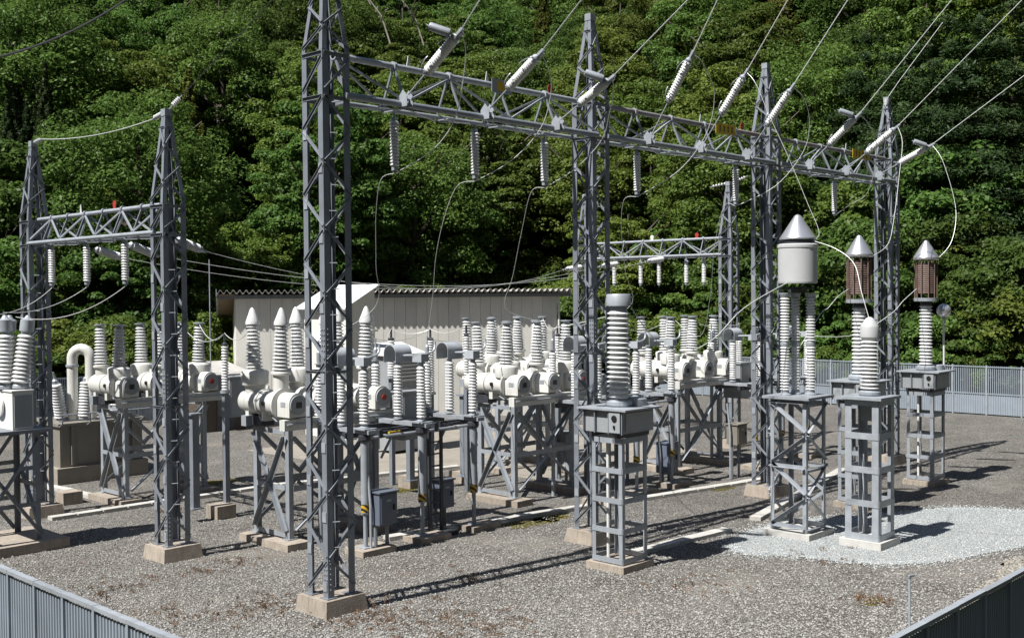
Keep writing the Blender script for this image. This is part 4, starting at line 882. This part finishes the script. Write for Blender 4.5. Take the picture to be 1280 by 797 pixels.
obj('hand_wheel', MB().lathe([(.1, 0), (.2, .02), (.2, .06), (.1, .08)], 18, (-.2, .25, 2.95), (1, 0, 0)).mesh('hand_wheel', 40), 'whitepanel', t)
lb_p = porcelain(1.0, .19, .165, .135, .12, 12, 20).mesh('porcelain', 35)
for (x, y, rx, ry) in ((.16, -.02, 0, .13), (-.02, .22, -.0, .0), (.1, .62, .1, .05)):
    b = part('bushing', t, (x, y, 3.32)); b.rotation_euler = (rx, ry, 0)
    obj('flange', MB().lathe([(.15, 0), (.15, .06), (.11, .12)], 16), 'steel_light', b); obj('porcelain', lb_p, 'white', b, (0, 0, .12)); obj('head', MB().lathe([(.08, 1.12), (.08, 1.17), (.14, 1.19), (.14, 1.42), (.08, 1.45), (.04, 1.52)], 16).mesh('head', 40), 'steel_light', b)
# ------------------------------------------------------------------ transformer
t = thing('power_transformer', 'grey oil transformer with a bent white pipe and slanted bushings', 'transformer', (14.3, 30.9, 0))
obj('tank', MB().span(-.95, 1.5, -.75, 1.2, .45, 1.6).span(-1.02, 1.57, -.82, 1.28, 1.6, 1.68), 'transformer', t)
obj('plinth', MB().span(-1.1, 1.6, -.9, 1.3, -.02, .45), 'pad', t)
for x in (-.6, .3, 1.2): obj('stiffener', MB().span(x - .05, x + .05, -.83, -.755, .5, 1.58), 'transformer', t)
ua, ub = Vector((-.24, -.04, 0)), Vector((.12, -.42, 0)); um, ud = (ua + ub) / 2, (ub - ua) / 2
obj('bent_pipe', MB().tube([ua + Vector((0, 0, 1.68)), ua + Vector((0, 0, 3.45))] + [um - ud * math.cos(a) + Vector((0, 0, 3.45 + .27 * math.sin(a))) for a in [math.pi * i / 10 for i in range(1, 10)]] + [ub + Vector((0, 0, 3.45)), ub + Vector((0, 0, 1.68))], .15, 14).mesh('bent_pipe', 50), 'cream', t)
obj('pipe_collar', MB().lathe([(.14, 3.2), (.18, 3.21), (.18, 3.27), (.14, 3.28)], 14, ua), 'steel_light', t)
for (x, y, rx, ry) in ((-.5, .1, .12, -.22), (-.05, -.35, 0, .05), (.5, .7, 0, .1), (1.1, .3, 0, .25)):
    b = part('bushing', t, (x, y, 1.68)); b.rotation_euler = (rx, ry, 0); o = obj('porcelain', lb_p, 'white', b, (0, 0, .1)); obj('flange', MB().lathe([(.16, 0), (.16, .06), (.11, .1)], 16), 'steel_light', b); obj('head', MB().lathe([(.08, 1.1), (.08, 1.2), (.03, 1.25), (.02, 1.45)], 12), 'steel_light', b)
for z in (1.78, 1.95): obj('guard_rail', MB().tube([(-1.1, -1.05, z), (1.6, -1.05, z)], .02, 6), 'steel_light', t)
for x in (-1.0, -.2, .6, 1.4): obj('rail_post', MB().tube([(x, -.84, 1.6), (x, -1.05, 1.7), (x, -1.05, 1.95)], .018, 6), 'steel_light', t)
# cubicle with louvres in front of the building, with its vent pipe
c0 = at_d(497, 440, 36.5)
t = thing('switch_cubicle', 'pale louvred switch cubicle with a capped vent pipe in front of the long building', 'cubicle', (c0.x, c0.y, 0))
obj('case', MB().span(-.6, .6, -.5, .5, .1, 3.2), 'greybox', t); obj('roof', MB().add([(-.72, -.65, 3.2), (.72, -.65, 3.2), (.72, .65, 3.2), (-.72, .65, 3.2), (-.72, -.65, 3.27), (.72, -.65, 3.27), (.72, .65, 3.6), (-.72, .65, 3.6)], [(0, 3, 2, 1), (4, 5, 6, 7), (0, 1, 5, 4), (1, 2, 6, 5), (2, 3, 7, 6), (3, 0, 4, 7)]), 'whitepanel', t)
for i in range(6): obj('louvre', MB().bar((-.5, -.52, 2.4 + i * .12), (.5, -.52, 2.4 + i * .12), .03, .07), 'whitepanel', t)
obj('vent_pipe', MB().tube([(-.85, .4, .1), (-.85, .4, 4.0)], .13, 12).tube([(-.85, .4, 4.0), (-.85, .4, 4.06)], .28, 14).tube([(-.85, .4, 4.06), (-.85, .4, 4.5)], .13, 12).mesh('vent_pipe', 40), 'cream', t)
# slender stand-alone post insulators
def post_ins(label, px, ptop, pbase, dist, r=.09):
    a, b = at_d(px, ptop, dist), at_d(px, pbase, dist); t = thing('post_insulator', label, 'insulator', (a.x, a.y, 0)); h = a.z - b.z
    obj('pedestal', MB().bar((0, 0, -.02), (0, 0, b.z - .06), .12, .12), 'steel', t); obj('foot_fitting', MB().lathe([(r * 1.3, b.z - .06), (r * 1.3, b.z)], 12), 'steel_light', t)
    obj('porcelain', porcelain(h, r, r * .95, r * .65, r * .62, max(6, int(h / .065)), 14).mesh('porcelain', 35), 'white', t, (0, 0, b.z)); obj('top_fitting', MB().lathe([(r * .8, a.z), (r * .8, a.z + .05), (.03, a.z + .08), (.03, a.z + .3)], 10), 'darksteel', t)
    return Vector((a.x, a.y, a.z + .3))
pA = post_ins('slender ribbed post insulator between the first two breakers near the wall corner', 281, 432, 488, 26.0)
pB = post_ins('slender ribbed post insulator with black top behind the hooded disconnector', 489, 425, 470, 30.0, .11)
pC = post_ins('slender ribbed post insulator with black top in front of the long wall', 538, 425, 490, 30.0, .11)
pD = post_ins('thin ribbed post insulator beside the flat-capped breaker', 583, 420, 475, 29.0, .08)
pE = post_ins('thin ribbed post insulator near the end of the long building', 697, 420, 460, 31.0, .08)
pF = post_ins('thin ribbed post insulator behind the second gantry tower', 733, 418, 500, 29.5, .08)

# ------------------------------------------------------------------ long building with folded-plate roof
B0 = Vector((24.2, 38.4, 0)); wd = Vector((0.853, -0.522, 0))
bt = thing('long_building', 'long cream panel building with a saw-edged folded metal roof', 'building', B0, None, math.atan2(wd.y, wd.x))
BL, BD, zh, zl = 13.5, 8.0, 5.2, 4.15
pn = MB().span(.006, .452, 0, .06, 0, zh - .02).mesh('wall_panel')
n = int(BL / .458)
for i in range(n): obj('wall_panel', pn, 'wall', bt, (i * .458, random.uniform(0, .004), 0))
obj('wall_core', MB().add([(0.01, .062, 0), (BL - .01, .062, 0), (BL - .01, BD, 0), (0.01, BD, 0), (0.01, .062, zh - .05), (BL - .01, .062, zh - .05), (BL - .01, BD, zl - .05), (0.01, BD, zl - .05)], [(0, 3, 2, 1), (4, 5, 6, 7), (0, 1, 5, 4), (1, 2, 6, 5), (2, 3, 7, 6), (3, 0, 4, 7)]), 'wall', bt)
for i in range(8):
    y0, y1 = .07 + i * .98, .07 + i * .98 + .965; za = lambda y: zh - .06 - (zh - zl) * y / BD
    obj('end_panel', MB().add([(-.03, y0, 0), (-.03, y1, 0), (-.03, y1, za(y1)), (-.03, y0, za(y0)), (0.005, y0, 0), (0.005, y1, 0), (0.005, y1, za(y1)), (0.005, y0, za(y0))], [(0, 3, 2, 1), (4, 5, 6, 7), (0, 1, 5, 4), (1, 2, 6, 5), (2, 3, 7, 6), (3, 0, 4, 7)]), 'wall', bt)
# folded roof: trapezoid waves across the front edge
xs0, xs1, yo0, yo1 = -.72, BL + .6, -.43, BD + .4; pit = .25; prof = []
k = int((xs1 - xs0) / pit)
for i in range(k):
    x = xs0 + i * pit; prof += [(x, 0), (x + .05, 0), (x + .115, .115), (x + .165, .115), (x + .235, 0)]
prof.append((xs0 + k * pit, 0))
zr = lambda y: zh + .06 - (zh - zl) * y / BD
m = MB(); n_ = len(prof)
m.add([(x, yo0, z + zr(yo0)) for x, z in prof] + [(x, yo1, z + zr(yo1)) for x, z in prof] + [(x, yo0, z + zr(yo0) - .02) for x, z in prof] + [(x, yo1, z + zr(yo1) - .02) for x, z in prof],
      [(i, i + 1, n_ + i + 1, n_ + i) for i in range(n_ - 1)] + [(2 * n_ + i, 3 * n_ + i, 3 * n_ + i + 1, 2 * n_ + i + 1) for i in range(n_ - 1)] + [(i, 2 * n_ + i, 2 * n_ + i + 1, i + 1) for i in range(n_ - 1)])
obj('roof', m, 'roofmetal', bt)
for i in range(8):
    y0 = yo0 + .1 + i * 1.1; obj('soffit_board', MB().add([(xs0 + .06, y0, zr(y0) - .06), (-.03, y0, zr(y0) - .06), (-.03, y0 + 1.06, zr(y0 + 1.06) - .06), (xs0 + .06, y0 + 1.06, zr(y0 + 1.06) - .06), (xs0 + .06, y0, zr(y0) - .03), (-.03, y0, zr(y0) - .03), (-.03, y0 + 1.06, zr(y0 + 1.06) - .03), (xs0 + .06, y0 + 1.06, zr(y0 + 1.06) - .03)], [(0, 3, 2, 1), (4, 5, 6, 7), (0, 1, 5, 4), (1, 2, 6, 5), (2, 3, 7, 6), (3, 0, 4, 7)]), 'soffit', bt)
obj('verge_board', MB().add([(xs0 - .03, yo0, zr(yo0) - .12), (xs0 - .03, yo1, zr(yo1) - .12), (xs0 - .03, yo1, zr(yo1) + .16), (xs0 - .03, yo0, zr(yo0) + .16), (xs0, yo0, zr(yo0) - .12), (xs0, yo1, zr(yo1) - .12), (xs0, yo1, zr(yo1) + .16), (xs0, yo0, zr(yo0) + .16)], [(0, 3, 2, 1), (4, 5, 6, 7), (0, 1, 5, 4), (1, 2, 6, 5), (2, 3, 7, 6), (3, 0, 4, 7)]), 'steel_light', bt)
obj('gutter_beam', MB().span(xs0, xs1, -.12, -.02, zh - .12, zh + .03), 'steel', bt)
obj('door', MB().span(-.05, -.035, 3.0, 4.0, 0, 2.1), 'brick', bt); obj('drain_pipe', MB().tube([(BL + .05, -.05, 0), (BL + .05, -.05, zh - .1)], .05, 8), 'whitepanel', bt)
# small shed with white lean-to roof
t = thing('relay_shed', 'small grey shed with a bright white sloping roof before the long building', 'shed', (24.3, 31.2, 0))
obj('wall', MB().add([(0, .1, 0), (1.25, .1, 0), (1.25, 2.7, 0), (0, 2.7, 0), (0, .1, 4.75), (1.25, .1, 5.4), (1.25, 2.7, 5.4), (0, 2.7, 4.75)], [(0, 3, 2, 1), (4, 5, 6, 7), (0, 1, 5, 4), (1, 2, 6, 5), (2, 3, 7, 6), (3, 0, 4, 7)]), 'wall', t)
obj('roof', MB().add([(-.25, -.1, 4.68), (1.35, -.1, 5.53), (1.35, 2.9, 5.53), (-.25, 2.9, 4.68), (-.25, -.1, 4.74), (1.35, -.1, 5.59), (1.35, 2.9, 5.59), (-.25, 2.9, 4.74)], [(0, 3, 2, 1), (4, 5, 6, 7), (0, 1, 5, 4), (1, 2, 6, 5), (2, 3, 7, 6), (3, 0, 4, 7)]), 'whitepanel', t)
obj('door', MB().span(.3, 1.0, .07, .097, 0, 2.0), 'greybox', t)
p = at_d(268, 478, 43); t = thing('pump_hut', 'small brown brick hut behind the breaker beside the long building', 'hut', (p.x, p.y, 0))
obj('wall', MB().span(-.9, .9, -.8, .8, 0, 2.1), 'brick', t); obj('roof', MB().add([(-1.1, -1, 2.1), (1.1, -1, 2.1), (1.1, 1, 2.1), (-1.1, 1, 2.1), (-1.1, -1, 2.2), (1.1, -1, 2.2), (1.1, 1, 2.6), (-1.1, 1, 2.6)], [(0, 3, 2, 1), (4, 5, 6, 7), (0, 1, 5, 4), (1, 2, 6, 5), (2, 3, 7, 6), (3, 0, 4, 7)]), 'roofmetal', t); obj('door', MB().span(-.4, .4, -.83, -.803, 0, 1.8), 'darksteel', t)

# ------------------------------------------------------------------ fences
def corr_panel(L, h, pitch, dep, z0=0.05):
    m = MB(); n = int(L / pitch); xs = []
    for i in range(n):
        x = i * L / n; q = L / n; xs += [(x, 0), (x + q * .4, 0), (x + q * .5, dep), (x + q * .9, dep)]
    xs.append((L, 0)); k = len(xs)
    m.add([(x, y, z0) for x, y in xs] + [(x, y, h) for x, y in xs] + [(x, y + .004, z0) for x, y in xs] + [(x, y + .004, h) for x, y in xs], [(i, i + 1, k + i + 1, k + i) for i in range(k - 1)] + [(2 * k + i, 3 * k + i, 3 * k + i + 1, 2 * k + i + 1) for i in range(k - 1)] + [(k + i, k + i + 1, 3 * k + i + 1, 3 * k + i) for i in range(k - 1)])
    return m.mesh('panel')
def fence_sheet(label, p, q, h, bay=.78):
    p, q = Vector((*p, 0)), Vector((*q, 0)); d = q - p; n = round(d.length / bay); b = d.length / n
    t = thing('metal_fence', label, 'fence', p, None, math.atan2(d.y, d.x)); pm = corr_panel(b - .05, h - .04, .066, .018)
    post = MB().span(-.025, .025, -.03, .04, -.02, h).mesh('post'); rail = MB().span(.002, b - .002, -.035, .045, h, h + .045).mesh('top_rail'); mid = MB().span(.026, b - .026, .024, .06, h * .5, h * .5 + .05).mesh('middle_rail')
    for i in range(n):
        obj('panel', pm, 'fence', t, (i * b + .025, 0, 0)); obj('post', post, 'fence', t, (i * b, 0, 0)); obj('top_rail', rail, 'steel_light', t, (i * b, 0, random.uniform(-.004, .004))); obj('middle_rail', mid, 'fence', t, (i * b, 0, 0))
    obj('post', post, 'fence', t, (n * b, 0, 0)); return t
fence_sheet('ribbed galvanised sheet fence in full sun, its face towards the lower gantry', (5.5, 22.4), (5.5, 4.67), 1.775)
fence_sheet('ribbed sheet fence with its shaded face out, beside the beige gravel', (5.5, 4.67), (22, 4.67), 1.775)
def fence_slat(label, p, q, h=2.05, bay=1.4, base=.85):
    p, q = Vector((*p, 0)), Vector((*q, 0)); d = q - p; n = round(d.length / bay); b = d.length / n
    t = thing('slat_fence', label, 'fence', p, None, math.atan2(d.y, d.x)); pm = corr_panel(b - .06, base, .09, .02)
    post = MB().span(-.03, .03, -.03, .05, -.02, h + .03).mesh('post'); m = MB(); k = int((b - .06) / .075)
    for j in range(k): m.box(((j + .5) * (b - .06) / k, 0, (base + h) / 2), (.036, .016, h - base))
    m.span(0, b - .06, .009, .04, h - .06, h - .02).span(0, b - .06, .009, .04, base + .02, base + .07); sm = m.mesh('slat_panel')
    for i in range(n): obj('panel', pm, 'fence', t, (i * b + .03, 0, 0)); obj('slat_panel', sm, 'fence', t, (i * b + .03, 0, 0)); obj('post', post, 'steel_light', t, (i * b, 0, 0))
    obj('post', post, 'steel_light', t, (n * b, 0, 0)); return t
fence_slat('long slatted steel fence below the wooded slope, ending the gravel yard', (46.6, 4.6), (46.6, 34))
fence_slat('slatted steel fence behind the grey transformer at the edge of the woods', (8, 42.5), (23.5, 42.5))
# little stakes in the gravel
p = on_z(1137, 782); t = thing('marker_stake', 'thin grey stake with a T-shaped head standing in the brown gravel', 'stake', p); obj('shaft', MB().tube([(0, 0, -.02), (0, 0, .80)], .02, 8), 'steel_light', t); obj('head', MB().bar((-.03, 0, .78), (.1, -.03, .78), .03, .03), 'steel_light', t)
p = on_z(133, 752); t = thing('ground_rod', 'thin bent earth rod poking out of gravel by the sunlit fence', 'rod', p); obj('rod', MB().tube([(0, 0, -.02), (0, 0, .18), (.1, -.08, .22)], .009, 6), 'darksteel', t)
for (px, py, w_, d_, h_) in ((963, 619, .5, .5, .25), (515, 611, .62, .5, .32), (578, 604, .55, .5, .3), (272, 650, .5, .5, .3), (80, 632, .5, .45, .3)):
    p = on_z(px, py); o = obj('concrete_block', MB().box((0, 0, h_ / 2), (w_, d_, h_ + .02)), 'concrete', None, (p.x + .25, p.y + .25, 0)); tag(o, 'low tan concrete block set in the gravel among the stands', 'block', 'concrete blocks in the gravel')
for (px, py) in ((512, 604), (580, 598), (238, 640)):
    p = on_z(px, py, .3); o = obj('steel_post', MB().bar((0, 0, 0), (0, 0, 2.2), .17, .15).box((0, 0, .015), (.3, .28, .03)).box((0, 0, 2.19), (.3, .26, .04)), 'steel', None, (p.x + .3, p.y + .3, .3)); tag(o, 'plain square steel support post on a concrete block', 'post', 'square support posts')

# ------------------------------------------------------------------ remaining wires
LT = [((11.25, 23.53, 6.27), (11.92, 23.53, 6.08)), ((11.25, 21.95, 6.32), (11.88, 21.95, 6.09)), ((11.25, 20.0, 6.34), (11.85, 20.0, 6.13))]
RT = [on_x(775, 329, 31.6), on_x(832, 323, 31.6), on_x(730, 333, 31.6)]
for i, (p, qpx) in enumerate(LT):
    q = Vector(qpx); tension('tension_insulator', 'white strain insulator pointing off the lower gantry towards the building', p, q, 'strain insulators on the lower gantry', .05, False, .04)
    e = RT[i]; e2 = e + Vector((-1.1, 0, -.12)); tension('tension_insulator', 'white strain insulator on the gantry behind the long one', e, e2, 'strain insulators on the rear gantry', .15, False)
    wire('bus_wire', 'long thin bus wire strung between the two lower gantries', sagw(q, e2, .75, 24), .0075, 'wire', 'bus wires between the lower gantries')
T1t, T2t, T3t, T4t = [Vector((X, YG, 10.95)) for X in TX]; Lt2, Lt1 = Vector((11.1, 20, 8.85)), Vector((11.1, 26.25, 8.85)); Rt = Vector((31.75, 20.2, 8.85))
def small_string(label, p, q):
    p, q = Vector(p), Vector(q); d = q - p; t = thing('earth_insulator', label, 'insulator', p, 'little insulator strings on tower tops'); t.rotation_mode = 'QUATERNION'; t.rotation_quaternion = d.to_track_quat('Z', 'Y'); L = d.length
    obj('link', MB().tube([(0, 0, 0), (0, 0, L)], .014, 6), 'steel_light', t)
    dm = MB().lathe([(.015, 0), (.05, .015), (.055, .03), (.02, .045)], 10).mesh('disc', 40)
    for k in range(5): obj('disc', dm, 'white', t, (0, 0, .12 + k * (L - .2) / 5))
lab = 'little string of white discs tying a guard wire to a tower top'
q1 = on_x(228, 119, 11.3); small_string(lab, Lt2 + Vector((.05, 0, .05)), q1); e = q1 + (on_x(320, 22, 11.3) - q1) * 1.6; wire('guard_wire', 'dark guard wire climbing steeply from the lower gantry to the slope', [q1, e], .012, 'wire_dark')
q2 = Lt2 + Vector((0, .55, -.08)); small_string(lab, Lt2 + Vector((0, .05, 0)), q2); q3 = Lt1 + Vector((0, -.5, .05)); small_string(lab, Lt1, q3); wire('guard_wire', 'pale guard wire between the two peaks of the lower gantry', sagw(q2, q3, .12, 8), .012)
q4 = Rt + Vector((.0, .75, -.08)); small_string(lab, Rt, q4); small_string(lab, Rt + Vector((.1, -.05, 0)), Rt + Vector((.55, -.4, .25)))
small_string(lab, T4t + Vector((-.05, 0, 0)), T4t + Vector((-.75, -.3, -.35))); q5 = T4t + Vector((.15, -.3, .5)); wire('guard_wire', 'guard wire rising from the end tower of the long gantry', [T4t, q5, q5 + Vector((.3, -1.2, 1.6))], .012)
# droppers from the hanging insulators to the gear below
DR = [(0, (13.87, 18.85, 4.2), [(476, 225), (470, 270), (470, 330), (468, 385)]), (1, (16.92, 18.85, 4.2), [(572, 232), (556, 270), (545, 320), (541, 370)]), (2, (20.8, 18.95, 4.5), [(664, 240), (652, 290), (641, 345), (632, 385)]),
      (3, (21.1, 18.7, 4.3), [(780, 250), (777, 290), (782, 340), (785, 385)]), (5, (26.3, 18.7, 4.5), [(905, 258), (893, 310), (888, 370), (875, 420)])]
for i, e, mids in DR: jumper(pathpx(hang_pts[i], e, mids), 'thin wire dropping from a hanging insulator to the switchgear', .008, 'droppers under the long gantry')
for (a, b, s) in ((lh[0], (9.0, 23.3, 4.85), .35), (lh[1], (9.1, 23.1, 4.9), .45), (lh[2], (9.35, 23.1, 4.8), .7)): wire('bus_wire', 'slack wire from the lower gantry to the white box breaker', sagw(a, b, s * .4), .010, 'wire', 'wires to the white box breaker')
LK = [((15.44, 27.3, 4.5), pA), (pA, (13.2, 20.25, 4.6)), ((15.44, 26.3, 4.5), pA), ((13.2, 20.25, 4.5), (14.3, 20.25, 4.6)), ((15.44, 19.25, 4.6), pB), (pB, pC), (pC, pD), ((15.44, 20.25, 4.6), pC), ((19.65, 18.95, 4.5), (16.92, 18.85, 4.2)), ((20.77, 18.95, 4.5), pE),
      ((21.9, 18.95, 4.5), pF), (pF, (16.45, 12.9, zA - .1)), ((25.2, 22.75, 4.5), pE), ((24.07, 22.75, 4.5), (25.2, 23.7, 4.5)), ((26.25, 18.7, 4.5), (24.2, 18.7, 4.2)), ((27.37, 18.7, 4.5), (28.25, 18.6, 4.2)), ((28.5, 18.7, 4.5), (29.8, 18.6, 4.2)), ((13.2, 27.3, 4.5), (14.3, 30.0, 3.5))]
for a, b in LK: wire('link_wire', 'short slack wire linking two pieces of switchgear', sagw(a, b, .12 * (Vector(b) - Vector(a)).length ** .7, 12), .010, 'wire', 'link wires among the switchgear')
p = at_d(262, 350, 42); wire('mast_wire', 'thin vertical mast at the corner of the long building', [(p.x, p.y, 0), (p.x, p.y, 6.6)], .03, 'steel_light')['category'] = 'mast'
a_, b_ = at_d(-20, 75, 40), at_d(190, -25, 46); wire('service_cable', 'thick black cable crossing above the wooded slope', sagw(a_, b_, .5), .06, 'wire_dark')
